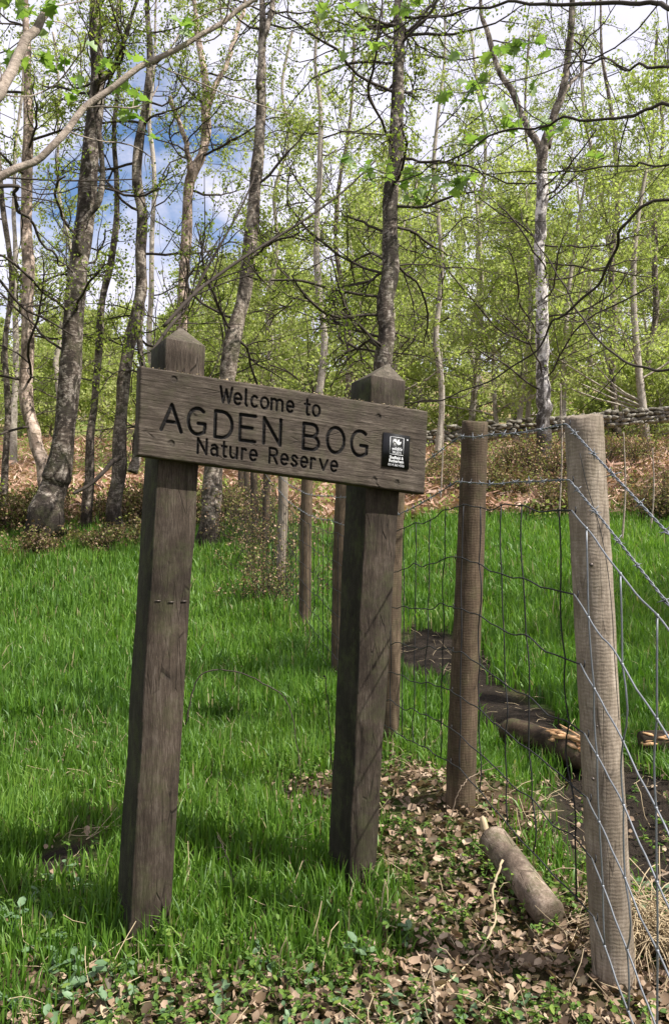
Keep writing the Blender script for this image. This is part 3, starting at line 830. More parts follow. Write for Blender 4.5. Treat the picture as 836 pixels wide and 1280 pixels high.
# ------------------------------------------------------------------ trees that stand out one by one
def limb_geo(g_, pts, rad, k=9, knob=.06, seed=0):
    """a single thick stem with a lumpy surface"""
    n = len(pts); V_, F_ = tubes(pts, rad, k)
    V_ = V_.reshape(n, k, 3); c_ = np.asarray(pts)[:, None]
    a = np.arange(k) / k * 2 * math.pi
    L = np.concatenate([[0], np.cumsum(np.linalg.norm(np.diff(pts, axis=0), axis=1))])[:, None]
    w_ = 1 + knob * 2 * (vnoise(L * 5 + np.cos(a)[None], np.sin(a)[None] * 1.5 + seed, 3) - .5) + knob * 1.2 * (vnoise(L * 16, np.cos(a)[None] * 2 + seed, 5) - .5)
    V_ = c_ + (V_ - c_) * w_[..., None]
    g_.add(V_.reshape(-1, 3), F_)

def photo_tree(name, stems, D, label, cat, bark_, base_px, seed, nb=16, t0=.25, blen=1.7, leaf_n=6, leaf_s=.035, group=None, flare=1.5, ext=4.0, leafm='leaf', zmin=None, dark=True, per2=7, per3=5):
    """stems: list of (pixel polyline from foot to top, width px foot, width px top, depth offset)"""
    g2 = np.random.default_rng(seed)
    bx = P(base_px, 650, D); base = np.array([bx[0], D, float(gz(bx[0], D, False))])
    t_ = empty(name, base, label, cat, group)
    tr = Geo(); bp, br = [], []
    for si, (poly, w0, w1, dd) in enumerate(stems):
        m_ = len(poly)
        pts = [P(px, py, D + dd * (q / (m_ - 1))) for q, (px, py) in enumerate(poly)]
        if si == 0:
            f = pts[0].copy()
            if f[2] > base[2] - .05: pts.insert(0, np.array([f[0], D, base[2] - .12]))
        if poly[-1][1] <= 5:
            dv = pts[-1] - pts[-2]; dv = dv / np.linalg.norm(dv)
            for e_ in (.35, .7, 1.0): pts.append(pts[-1] + (dv * .6 + np.array([g2.normal(0, .12), g2.normal(0, .12), .6])) * ext / 3)
        n = 70; c_ = resample(pts, n)
        zz = np.linspace(0, 1, n)
        r_ = (w0 + (w1 - w0) * np.minimum(1, zz * 1.25)) / 2 / F * D * .82
        if poly[-1][1] <= 5: r_ = r_ * np.interp(zz, [0, .55, 1], [1, 1, .25])
        if si == 0: r_ = r_ * (1 + (flare - 1) * np.exp(-((c_[:, 2] - base[2]) / .40).clip(0)))
        c_[:, 0] += (vnoise(zz * 9, seed + si, 1) - .5) * r_ * .9 + (vnoise(zz * 24, seed + si, 2) - .5) * r_ * .5
        c_[:, 1] += (vnoise(zz * 12, seed + si, 3) - .5) * r_ * .9
        r_ = r_ * (1 + .22 * (vnoise(zz * 30, seed, 6) - .5))
        limb_geo(tr, c_, r_, 14 if w0 > 18 else 9, .07, seed + si)
        if si == 0: n_main = len(tr.V[0])
        k_ = max(3, int(nb * (1 if si == 0 else .6)))
        lo = t0 if zmin is None else float(np.interp(zmin, c_[:, 2], zz))
        par = c_[None]; rr = r_[None]
        b1, r1 = spawn(par, rr, k_, lo, .98, .84, 0, 11, .34, .03, .32, g2, L0=blen)
        r1 = np.clip(r1, .005, .015) ; r1 = r1 * np.linspace(1, .35, 11) / np.linspace(1, .5, 11)
        bp.append(b1); br.append(r1)
    tk = tr.build('trunk', M[bark_], t_, base, True)
    if bark_ == 'bark_white':
        tk.data.materials.append(M['bark_mid'])
        for p_ in tk.data.polygons:
            if p_.vertices[0] >= n_main: p_.material_index = 1
    b1 = np.concatenate(bp); r1 = np.concatenate(br)
    b2, r2 = spawn(b1, r1, per2, .15, 1, .55, .5, 7, .26, .02, .6, g2)
    r2 = np.clip(r2, .0022, .010)
    b3, r3 = spawn(b2, r2, per3, .1, 1, .5, .5, 5, .3, -.06, .7, g2); r3 = np.clip(r3, .0012, .004)
    lg = Geo()
    lg.add(*tubes(b1, r1, 6)); lg.add(*tubes(b2, r2, 4, False)); lg.add(*tubes(b3, r3, 3, False))
    lg.build('branches', M['twig'], t_, base, True)
    fo = Geo()
    V_, q_, a_ = leaves(b3, leaf_n, leaf_s, g2, .03); fo.add(V_, q_, a_)
    fo.build('foliage', M[leafm], t_, base)
    return t_, base

T = photo_tree
T('birch_tree', [([(66, 655), (72, 610), (80, 580), (90, 490), (98, 400), (103, 330), (108, 250), (116, 150), (119, 80), (121, 0)], 40, 24, .1),
                 ([(100, 320), (104, 280), (125, 245), (127, 180), (120, 110), (140, 90), (160, 40), (172, 0)], 10, 6, -.3)], 8.4,
  'thick dark leaning birch trunk, the stoutest of the trees left of the sign', 'birch tree', 'bark_dark', 66, 11, nb=18, t0=.3, flare=1.7)
T('birch_tree', [([(62, 640), (52, 585), (42, 545), (36, 500), (38, 420), (38, 330), (36, 240), (38, 150), (35, 70), (32, 0)], 22, 15, .5)], 8.8,
  'pale peeling birch curving up behind the thick dark trunk at far left', 'birch tree', 'bark_pale', 62, 12, nb=16, flare=1.2)
T('birch_tree', [([(106, 640), (112, 560), (118, 490), (125, 420), (128, 370), (140, 320), (146, 250), (142, 170), (148, 90), (149, 0)], 14, 7, .6)], 9.0,
  'slim brown birch stem between the thick dark trunk and the twisting one', 'birch tree', 'bark_mid', 106, 13, nb=12, blen=1.3)
T('birch_tree', [([(142, 640), (150, 560), (158, 480), (166, 410), (176, 350), (178, 270), (172, 205), (184, 130), (188, 60), (183, 0)], 22, 11, .4),
                 ([(166, 590), (175, 540), (184, 500), (176, 440), (180, 380)], 16, 8, .3)], 8.9,
  'twisting pale birch with a second stem, just left of the wooden sign', 'birch tree', 'bark_mid', 144, 14, nb=15, flare=1.4)
T('birch_tree', [([(222, 650), (226, 560), (228, 440), (232, 370), (236, 300), (240, 230), (254, 190), (258, 140), (254, 90), (246, 40), (243, 0)], 20, 12, .5),
                 ([(240, 228), (236, 190), (222, 150), (212, 120)], 10, 6, -.2),
                 ([(257, 150), (268, 110), (282, 85), (290, 60), (300, 25), (306, 0)], 9, 5, .4)], 9.6,
  'forked birch rising straight behind the left post of the sign', 'birch tree', 'bark_pale', 222, 15, nb=14)
T('birch_tree', [([(262, 652), (270, 600), (280, 540), (291, 470), (300, 400), (309, 320), (318, 230), (323, 150), (326, 70), (327, 0)], 31, 14, .2),
                 ([(324, 110), (328, 60), (338, 20), (341, 0)], 10, 7, .1)], 8.2,
  'leaning birch behind the board, its dark foot showing under the lettering', 'birch tree', 'bark_mid', 262, 16, nb=15, flare=1.25)
T('birch_tree', [([(466, 660), (471, 590), (476, 520), (481, 440), (484, 370), (487, 290), (492, 200), (496, 110), (498, 40), (499, 0)], 31, 20, .1)], 8.0,
  'upright dark birch trunk rising right behind the right sign post', 'birch tree', 'bark_dark', 466, 17, nb=40, t0=.3, blen=1.7)
T('birch_tree', [([(682, 545), (681, 500), (681, 440), (679, 370), (677, 290), (677, 210)], 21, 18, 0),
                 ([(677, 216), (670, 180), (655, 150), (640, 115), (622, 85), (608, 40), (600, 0)], 12, 6, .5),
                 ([(677, 216), (683, 180), (692, 150), (704, 110), (712, 60), (716, 0)], 14, 8, -.4),
                 ([(684, 185), (702, 120), (722, 95), (742, 80)], 8, 4, .6)], 12.8,
  'white-barked birch with a dark foot standing in front of the stone wall', 'birch tree', 'bark_white', 682, 18, nb=16, t0=.35, blen=2.6, flare=1.15)
T('birch_tree', [([(2, 640), (10, 520), (7, 430), (16, 350), (2, 250), (-6, 120), (0, 0)], 10, 7, .4)], 9.4,
  'thin dark stem cut by the left edge of the photo', 'birch tree', 'bark_mid', 2, 19, nb=12)

# slimmer trees of the wood behind, each traced or placed
more = [
 (548, 560, 15.5, 11, 'bark_far', 'thin pale sapling stem seen just right of the board'),
 (585, 555, 24, 12, 'bark_far', 'slim trunk standing behind the brown fence post'),
 (640, 545, 26, 10, 'bark_mid', 'slim dark trunk left of the white-barked birch, beyond the wall'),
 (770, 520, 22, 12, 'bark_mid', 'brown sapling beyond the wall near the right edge'),
 (746, 520, 27, 14, 'bark_far', 'grey trunk behind the wall, right of the white-barked birch'),
 (815, 515, 24, 13, 'bark_mid', 'dark slanting trunk beyond the wall at the right edge'),
 (395, 570, 14, 14, 'bark_far', 'slim grey trunk directly above the word BOG on the board'),
 (430, 570, 19, 14, 'bark_mid', 'dim brown trunk just left of the right sign post top'),
 (345, 575, 17, 12, 'bark_far', 'grey stem above the middle of the board, right of the leaning birch'),
 (205, 585, 16, 12, 'bark_far', 'faint grey stem seen left of the left post cap'),
 (20, 590, 17, 12, 'bark_far', 'faint grey trunk in the wood at the far left edge'),
 (88, 590, 20, 11, 'bark_far', 'faint grey trunk between the two leftmost dark birches'),
]
for q, (px, py, D, w_, bk, lb) in enumerate(more):
    g3 = np.random.default_rng(200 + q)
    xs = [px]
    for _ in range(8): xs.append(xs[-1] + g3.normal(0, 7) + (g3.uniform(-6, 6)))
    ys = np.linspace(py, 40 if q % 3 else 5, 9)
    T('slender_tree', [([(a, b) for a, b in zip(xs, ys)], w_, w_ * .35, 0)], D, lb, 'tree', bk, px, 40 + q, nb=26, t0=.12, blen=2.6, leaf_n=7, leaf_s=.06, flare=1.1, ext=1.5, leafm='leaf_far', per2=8, per3=5)

# ------------------------------------------------------------------ limbs of trees standing outside the frame
def off_tree(base, height, r0, limbs, label, seed, bark_='branch_pale', crown=(24, 3.2), leafm='leaf', bright=0, leaf_s=.05, leaf_n=5):
    g2 = np.random.default_rng(seed)
    base = np.array([base[0], base[1], float(gz(base[0], base[1], False))])
    t_ = empty('overhanging_tree', base, label, 'tree')
    tr = Geo()
    c_ = resample([base - [0, 0, .2], base + [.05, .05, height * .3], base + [-.1, .1, height * .6], base + [.1, 0, height]], 40)
    limb_geo(tr, c_, np.linspace(r0, r0 * .25, 40), 12, .06, seed)
    tr.build('trunk', M[bark_], t_, base, True)
    b1, r1 = spawn(c_[None], np.linspace(r0, r0 * .25, 40)[None], crown[0], .45, 1, .7, 0, 9, .2, .05, .35, g2, L0=crown[1])
    b2, r2 = spawn(b1, np.clip(r1, .01, .04), 7, .2, 1, .55, .5, 7, .25, .02, .5, g2)
    b3, r3 = spawn(b2, np.clip(r2, .004, .012), 5, .2, 1, .5, .55, 5, .3, -.03, .6, g2)
    lg = Geo(); lg.add(*tubes(b1, np.clip(r1, .01, .04), 6)); lg.add(*tubes(b2, np.clip(r2, .004, .012), 4, False)); lg.add(*tubes(b3, np.clip(r3, .002, .004), 3, False))
    lg.build('branches', M['twig'], t_, base, True)
    fo = Geo(); fo.add(*leaves(b3, leaf_n, leaf_s * 1.2, g2, .05))
    fo.build('foliage', M[leafm], t_, base)
    for (pxs, D0, D1, w0, w1, mt, sub, lb, clusters) in limbs:
        n = 60; m_ = len(pxs)
        pts = resample([P(px, py, D0 + (D1 - D0) * q / (m_ - 1)) for q, (px, py) in enumerate(pxs)], n)
        Dl = np.linspace(D0, D1, n)
        u_ = np.linspace(0, 1, n)
        pts = pts + np.stack([vnoise(u_ * 22, seed + w0, 1) - .5, vnoise(u_ * 22, seed + w0, 2) - .5, vnoise(u_ * 24, seed + w0, 3) - .5], -1) * (.034 if mt == 'twig' else .014)
        r_ = np.linspace(w0, w1, n) / 2 / F * Dl
        lim = Geo(); limb_geo(lim, pts, r_, 9, .08, seed)
        nd = float(np.linalg.norm(np.diff(pts, axis=0), axis=1).sum())
        if sub:
            s1, q1 = spawn(pts[None], r_[None], sub, .35, 1, .62, 0, 9, .42, .0, .5, g2, L0=.14 * nd + .12)
            q1 = np.clip(q1, .0012, .0028)
            s2, q2 = spawn(s1, q1, 3, .2, 1, .5, .5, 6, .28, .0, .7, g2); q2 = np.clip(q2, .0009, .002)
            lim.add(*tubes(s1, q1, 5, False)); lim.add(*tubes(s2, q2, 3, False))
        o = lim.build('limb', M[mt], t_, base, True); o['label'] = lb
        if sub and clusters != 'bare':
            fo = Geo(); fo.add(*leaves(s2, 2, .016, g2, .01)); fo.build('leaf_buds', M['leaf'], o, base)
        if isinstance(clusters, list):
            fo = Geo()
            for (cx_, cy_, nn, rad_, Dc) in clusters:
                c0 = P(cx_, cy_, Dc)
                i_ = int(np.argmin(np.linalg.norm(pts - c0, axis=1)))
                tw = resample([pts[i_], (pts[i_] + c0) / 2 + [0, 0, .02], c0], 8)
                fo.add(*tubes(tw, np.linspace(.002, .001, 8), 4, False), .1)
                pp = c0 + g2.normal(0, 1, (nn, 3)) * np.array([rad_ / F * Dc, .03, rad_ * .45 / F * Dc])
                for p_ in pp: fo.add(*tubes(np.stack([c0, (c0 + p_) / 2, p_]), np.array([.0012, .001, .0007]), 3, False), .1)
                pp2 = np.vstack([pp, pp + g2.normal(0, .018, pp.shape)])
                fo.add(*lobed(pp2, 19 / F * Dc, g2, .35))
            fo.build('leaves', M['leaf_bright'], o, base)

off_tree((-3.1, 2.6), 6.5, .13, [
    ([(-900, 560), (-300, 370), (-60, 262), (0, 226), (62, 187), (112, 130), (178, 84), (250, 46), (322, -2), (420, -60)], 2.6, 3.2, 12, 5, 'branch_pale', 9, 'long pale limb slanting up across the top left corner',
     [(150, 78, 3, 13, 3.0), (225, 34, 4, 16, 3.0), (175, 128, 3, 16, 3.0), (162, 150, 3, 9, 3.0), (95, 107, 3, 12, 2.95)]),
    ([(-800, 700), (-300, 420), (-40, 160), (6, 105), (24, 70), (50, 28), (66, -6), (90, -60)], 2.7, 3.3, 18, 8, 'branch_pale', 5, 'thick limb crossing the top left corner',
     [(48, 76, 5, 20, 3.1), (15, 5, 4, 12, 3.1), (50, 10, 4, 14, 3.1), (75, 72, 3, 10, 3.1)]),
    ([(-700, 500), (-200, 300), (0, 232), (26, 262), (60, 310), (90, 340)], 3.0, 3.6, 7, 2, 'twig', 6, 'thin dark twig under the pale limb at left', None),
    ], 'tree outside the left edge whose pale bare limbs cross the top left corner', 61, crown=(10, 1.8))
off_tree((4.7, 2.6), 7.5, .16, [
    ([(2600, 400), (1600, 160), (1000, 60), (860, 16), (820, 6), (770, 3), (700, 6), (640, 3), (570, 14), (500, 34), (440, 60)], 2.3, 3.4, 9, 1.3, 'twig', 9, 'dark limb along the top right edge',
     [(592, 60, 1, 8, 3.2), (455, 62, 4, 18, 3.3), (505, 10, 3, 14, 3.2), (430, 12, 3, 10, 3.3), (655, 52, 5, 16, 3.1)]),
    ([(2400, 500), (1500, 260), (1000, 160), (840, 136), (800, 141), (760, 148), (705, 150), (660, 158), (600, 180), (545, 205), (505, 222), (450, 226)], 2.3, 3.3, 6, 1.1, 'twig', 9, 'dark limb reaching in from the right edge',
     [(458, 212, 7, 26, 3.3), (520, 218, 8, 24, 3.25), (518, 240, 4, 10, 3.2), (590, 104, 4, 14, 3.2), (584, 118, 3, 9, 3.2), (628, 156, 5, 14, 3.2), (668, 108, 1, 6, 3.1), (700, 155, 4, 11, 3.0), (594, 182, 3, 10, 3.2), (734, 208, 1, 6, 3.0), (560, 228, 3, 10, 3.2), (640, 60, 3, 12, 3.1)]),
    ([(2300, 350), (1500, 150), (1000, 60), (860, 80), (815, 83), (775, 82), (740, 76), (700, 60), (660, 45)], 2.4, 3.4, 6, 1.2, 'twig', 7, 'thin dark limb under the top right limb', None),
    ([(2300, 900), (1400, 560), (900, 440), (836, 462), (800, 458), (768, 442), (735, 410), (712, 370), (690, 330), (668, 295), (650, 268)], 2.5, 3.6, 4.5, 1.2, 'twig', 7, 'thin dark bough crossing the wood at right', None),
    ([(2300, 700), (1400, 400), (900, 260), (780, 280), (770, 310), (745, 350), (708, 385), (686, 408), (662, 440), (620, 476), (560, 498), (500, 508)], 2.5, 3.8, 5, 1.4, 'twig', 7, 'dark twig arching down from the right towards the sign', None),
    ([(2400, 560), (1500, 300), (1000, 190), (836, 208), (780, 205), (700, 212), (620, 216), (540, 220)], 2.4, 3.3, 4, 1.0, 'twig', 6, 'thin twig level across the middle of the photo', None),
    ], 'tree outside the right edge whose thin dark limbs cross the upper right', 62, crown=(9, 2.0))

# bare low boughs of the middle birches reaching across (top-level limbs broken and hung up)
def hung_bough(pxs, D0, D1, w0, w1, label, seed, sub=12, mt='twig', name='bare_branch'):
    g2 = np.random.default_rng(seed); n = 60; m_ = len(pxs)
    pts = resample([P(px, py, D0 + (D1 - D0) * q / (m_ - 1)) for q, (px, py) in enumerate(pxs)], n)
    Dl = np.linspace(D0, D1, n); r_ = np.linspace(w0, w1, n) / 2 / F * Dl
    g_ = Geo(); limb_geo(g_, pts, r_, 8, .08, seed)
    nd = float(np.linalg.norm(np.diff(pts, axis=0), axis=1).sum())
    if sub:
        s1, q1 = spawn(pts[None], r_[None], sub, .1, 1, .55, 0, 9, .22, .02, .5, g2, L0=.30 * nd)
        q1 = np.clip(q1, .0018, .006); s2, q2 = spawn(s1, q1, 4, .2, 1, .5, .5, 6, .28, 0, .7, g2); q2 = np.clip(q2, .001, .003)
        g_.add(*tubes(s1, q1, 5, False)); g_.add(*tubes(s2, q2, 3, False))
    return tag(g_.build(name, M[mt], None, pts[0], True), label, 'branch')
hung_bough([(205, 408), (240, 370), (262, 352), (300, 325), (340, 300), (380, 275), (428, 240), (470, 200)], 6.4, 7.6, 5, 2, 'long dark bough rising to the right from the left post cap', 71)
hung_bough([(190, 440), (215, 405), (232, 385), (262, 330), (300, 262), (318, 222)], 6.8, 7.6, 5, 2, 'dark bough steeply rising behind the left post cap', 72)
hung_bough([(0, 350), (30, 385), (60, 400), (92, 420)], 7.6, 8.2, 4, 2, 'thin dark bough at the left edge beside the peeling birch', 73, 8)
hung_bough([(8, 222), (60, 225), (110, 226), (170, 224)], 7.6, 8.0, 2.6, 1.6, 'thin level twig crossing the blue gap in the sky', 74, 8)
hung_bough([(92, 617), (112, 606), (130, 590), (140, 578), (150, 572)], 8.0, 8.4, 4, 7, 'fallen dark branch leaning between the stems left of the sign', 75, 3, name='fallen_branch')

# ------------------------------------------------------------------ the wood on the hillside: one mass
g2 = np.random.default_rng(99)
wood_g = Geo(); wtr = Geo()
def far_crown(x, y, h, cw, nleaf, s_, tone, tlow=.1):
    z0 = float(gz(x, y, False))
    c_ = resample([(x, y, z0 - .2), (x + g2.normal(0, .2), y, z0 + h * .5), (x + g2.normal(0, .4), y, z0 + h)], 12)
    wtr.add(*tubes(c_, np.linspace(.11, .02, 12) * h / 9, 6), g2.random())
    b1, r1 = spawn(c_[None], np.linspace(.1, .02, 12)[None], 26, tlow, 1, .72, 0, 6, .2, .08, .3, g2, L0=cw)
    wtr.add(*tubes(b1, np.clip(r1, .008, .03), 4, False), g2.random())
    b2, r2 = spawn(b1, r1, 5, .2, 1, .6, .5, 5, .3, .0, .5, g2)
    wtr.add(*tubes(b2, np.clip(r2, .005, .012), 3, False), g2.random())
    V_, q_, a_ = leaves(b2, max(1, nleaf // len(b2)), s_, g2, .09)
    wood_g.add(V_, q_, np.clip(a_ * .5 + tone, 0, 1))
for q in range(98):
    y = g2.uniform(19, 62) if q > 20 else g2.uniform(17, 27)
    x = g2.uniform(-.62, .62) * y
    rightness = np.clip((x / y + .26) / .34, 0, 1)
    h = (3.2 + 4.1 * rightness) * g2.uniform(.8, 1.25) * (1 + (y - 20) / 60)
    far_crown(x, y, h, h * .32, 5200, .055 + y * .0017, g2.uniform(0, .5))
for q in range(62):   # low bushy growth under them
    y = g2.uniform(19.5, 40); x = g2.uniform(-.6, .6) * y
    if y < 21 and x > 1: y += 2
    h = g2.uniform(1.4, 2.8) * (1 + (y - 20) / 50)
    far_crown(x, y, h, h * .42, 2600, .06 + y * .0017, g2.uniform(.1, .5), .0)
for q in range(30):   # unseen crowns added at both sides and behind to cut sky fill
    az = g2.uniform(R(40), R(320)) ; az_d = math.degrees(az)
    if 82 < az_d < 150: continue  # gap left open towards the sun
    rr_ = g2.uniform(6.5, 13)
    far_crown(rr_ * math.sin(az), 1 + rr_ * math.cos(az), g2.uniform(6, 9), 2.6, 2600, .11, g2.uniform(0, .4), .12)
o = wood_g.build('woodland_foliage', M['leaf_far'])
tag(o, 'mass of fresh green leaves of the far wood on the hillside', 'woodland', kind='stuff')
o = wtr.build('woodland_stems', M['bark_far'])
tag(o, 'mass of thin stems and boughs of the far wood on the hillside', 'woodland', kind='stuff')

# ------------------------------------------------------------------ drystone wall on the hill
g2 = np.random.default_rng(5)
def rock(c, s, g):
    """a lumpy stone: squashed, faceted ball"""
    u = np.linspace(.0, math.pi, 6)[1:-1]; a = np.linspace(0, 2 * math.pi, 8, endpoint=False)
    V_ = [(math.sin(p) * math.cos(q), math.sin(p) * math.sin(q), math.cos(p)) for p in u for q in a] + [(0, 0, 1), (0, 0, -1)]
    V_ = np.array(V_); V_ = np.sign(V_) * np.abs(V_) ** .8 * (1 + g.normal(0, .16, (len(V_), 1)))
    n = len(u); k = 8
    q_ = np.array([[i_ * k + j_, (i_ + 1) * k + j_, (i_ + 1) * k + (j_ + 1) % k, i_ * k + (j_ + 1) % k] for i_ in range(n - 1) for j_ in range(k)])
    t_ = np.array([[n * k, j_, (j_ + 1) % k] for j_ in range(k)] + [[n * k + 1, (n - 1) * k + (j_ + 1) % k, (n - 1) * k + j_] for j_ in range(k)])
    r_ = g.uniform(-.3, .3); cr, sr = math.cos(r_), math.sin(r_)
    V_ = V_ * s; V_ = np.stack([V_[:, 0] * cr - V_[:, 2] * sr, V_[:, 1], V_[:, 0] * sr + V_[:, 2] * cr], -1)
    return V_ + c, [q_, t_]
wl = Geo()
def wall_y(x): return 18.0 - .05 * x
for x in np.arange(1.4, 13.5, .13):
    for row in range(4):
        xx = x + g2.uniform(-.06, .06) + (.1 if row % 2 else 0); y_ = wall_y(xx) + g2.normal(0, .03)
        ztop = P(0, 530 - (xx / y_ * 1000 - 180) * .095, y_)[2]
        s_ = np.array([g2.uniform(.06, .14), .15, g2.uniform(.03, .065)])
        wl.add(*rock(np.array([xx, y_, ztop - .06 - row * .085 + g2.normal(0, .03) * (row < 1)]), s_, g2), g2.random())
wo = wl.build('drystone_wall', M['stone'])
tag(wo, 'low grey lichen-covered drystone wall running up behind the pale fence post', 'wall')

# ------------------------------------------------------------------ bank: heather bushes, dead bracken
def bush(name, x, y, r_, h, n, seed, label, mt='heather', tw='twig', leafs=.035, group=None, green=.5, cat='bush'):
    g_ = np.random.default_rng(seed); z = float(gz(x, y, False)); base = np.array([x, y, z])
    o = empty(name, base, label, cat, group)
    st = base + np.stack([g_.normal(0, r_ * .4, n), g_.normal(0, r_ * .4, n), np.full(n, -.03)], -1)
    st[:, 2] = gz(st[:, 0], st[:, 1], False) - .02
    d = norm(np.stack([g_.normal(0, .5, n), g_.normal(0, .5, n), np.full(n, 1.)], -1))
    b = grow(st, d, h * g_.uniform(.5, 1.15, n), 6, .28, .05, g_)
    s_ = Geo(); rr = np.full((n, 1), .003) * np.linspace(1, .5, 6)[None]
    s_.add(*tubes(b, rr * (y / 8 if y > 8 else 1), 3, False))
    c_, cr = spawn(b, rr, 5, .2, 1, .5, .6, 4, .3, .02, .7, g_)
    s_.add(*tubes(c_, np.clip(cr, .0012, .002) * (y / 8 if y > 8 else 1), 3, False))
    s_.build('stems', M[tw], o, base)
    f_ = Geo(); f_.add(*leaves(c_, 7, leafs, g_, .02)); fo_ = f_.build('foliage', M[mt], o, base)
    return o
k_ = 0
spots = [(2.05, 11.2, .55), (2.75, 11.7, .6), (3.4, 11.0, .5), (1.55, 11.6, .5), (4.3, 11.6, .6), (1.1, 10.9, .4), (2.4, 10.5, .35), (3.05, 10.35, .35), (3.75, 10.4, .45), (4.5, 10.3, .5), (5.2, 11.2, .6), (1.75, 12.6, .5), (3.2, 12.8, .55), (4.9, 12.9, .55)]
wheres = ['behind the gap between the two near fence posts', 'just left of the pale post top', 'right of the pale post under the upper barbed wire', 'just right of the brown post top', 'near the right edge below the stone wall', 'right of the board end beside the brown post',
          'low in front, above the netting top wire', 'low beside the pale post', 'at the foot of the bank right of the pale post', 'at the foot of the bank by the right edge', 'highest on the bank at the right edge', 'high on the bank behind the brown post', 'high on the bank behind the pale post', 'high on the bank under the wall at right']
for (x, y, r_), wq in zip(spots, wheres):
    bush('heather_bush', x + rng.normal(0, .15), y + rng.normal(0, .3), r_, rng.uniform(.35, .68), 80, 300 + k_, 'brown heather bush ' + wq, group='heather bushes on the bank'); k_ += 1
for x, y, wq in ((-2.95, 8.0, 'in front of the thick dark trunk foot at left'), (-2.35, 8.1, 'between the thick trunk and the slim stem, nearest'), (-3.5, 7.9, 'at the very left edge, low and dark'), (-1.95, 8.3, 'at the foot of the twisting birch')):
    bush('scrub_bush', x, y, .22, .32, 46, 700 + k_, 'low twiggy brown scrub ' + wq, group='scrub at the birch feet', leafs=.028, cat='scrub'); k_ += 1
for x, y, wq in ((-3.5, 9.3, 'at the left edge beside the peeling birch'), (-2.75, 10.2, 'left of the thick dark trunk, farther back'), (-2.25, 9.6, 'between the thick trunk and the slim stem'), (-3.9, 8.7, 'cut by the left edge of the photo, nearest'), (-1.9, 9.9, 'behind the twisting birch'), (-1.25, 10.1, 'behind the left post of the sign')):
    bush('heather_bush', x, y, .45, .55, 80, 300 + k_, 'brown and green undergrowth bush ' + wq, group='undergrowth below the birches'); k_ += 1
# leafy brambles by the far fence
for x, y, h, wq in ((-.62, 7.2, .75, 'beside the leaning birch foot, under the board'), (-.48, 6.3, .5, 'in front of the farther fence posts'), (-.85, 8.1, .8, 'behind the far fence line under the board')):
    bush('bramble_bush', x, y, .28, h, 40, 300 + k_, 'tangled twiggy bramble bush ' + wq, mt='heather', leafs=.022, cat='bramble'); k_ += 1

# dead bracken lying over the upper slope
g2 = np.random.default_rng(77)
n = 46000
y = 10.0 + 14 * g2.uniform(0, 1, n) ** 1.3 ; x = g2.uniform(-.55, .58, n) * y
keep = (fbm(x * .9, y * .9, 41) > .38) | (x > 1)
x, y = x[keep], y[keep]; n = len(x)
b = np.stack([x, y, gz(x, y, False) + g2.uniform(0, .30, n) ** 1.3 * (.4 + 1.2 * fbm(x * 1.7, y * 1.7, 44))], -1)
a = norm(g2.normal(size=(n, 3)) * [1, 1, .6]); c_ = side(a, g2); s_ = g2.uniform(.05, .16, n)[:, None]
V_ = np.stack([b - a * s_, b + c_ * s_ * .16, b + a * s_, b - c_ * s_ * .16], 1).reshape(-1, 3)
o = mesh('dead_bracken', V_, np.arange(n * 4).reshape(n, 4), M['bracken'], None, {'rnd': np.repeat(np.clip(g2.beta(2, 1.6, n), 0, 1), 4)})
tag(o, 'pinkish dead bracken litter covering the slope below the wood', 'bracken', kind='stuff')
# low green growth scattered over it
n = 30000
y = g2.uniform(9.5, 24, n); x = g2.uniform(-.55, .58, n) * y
keep = fbm(x * .8, y * .8, 55) > .50
x, y = x[keep], y[keep]; n = len(x)
b = np.stack([x, y, gz(x, y, False) + g2.uniform(0, .3, n)], -1)
V_, q_, a_ = leaves(b[:, None, :].repeat(2, 1), 1, .07, g2, .02)
o = mesh('low_green_growth', V_, q_, M['leaf_far'], None, {'rnd': a_ * .6})
tag(o, 'low green undergrowth in patches over the slope', 'undergrowth', kind='stuff')

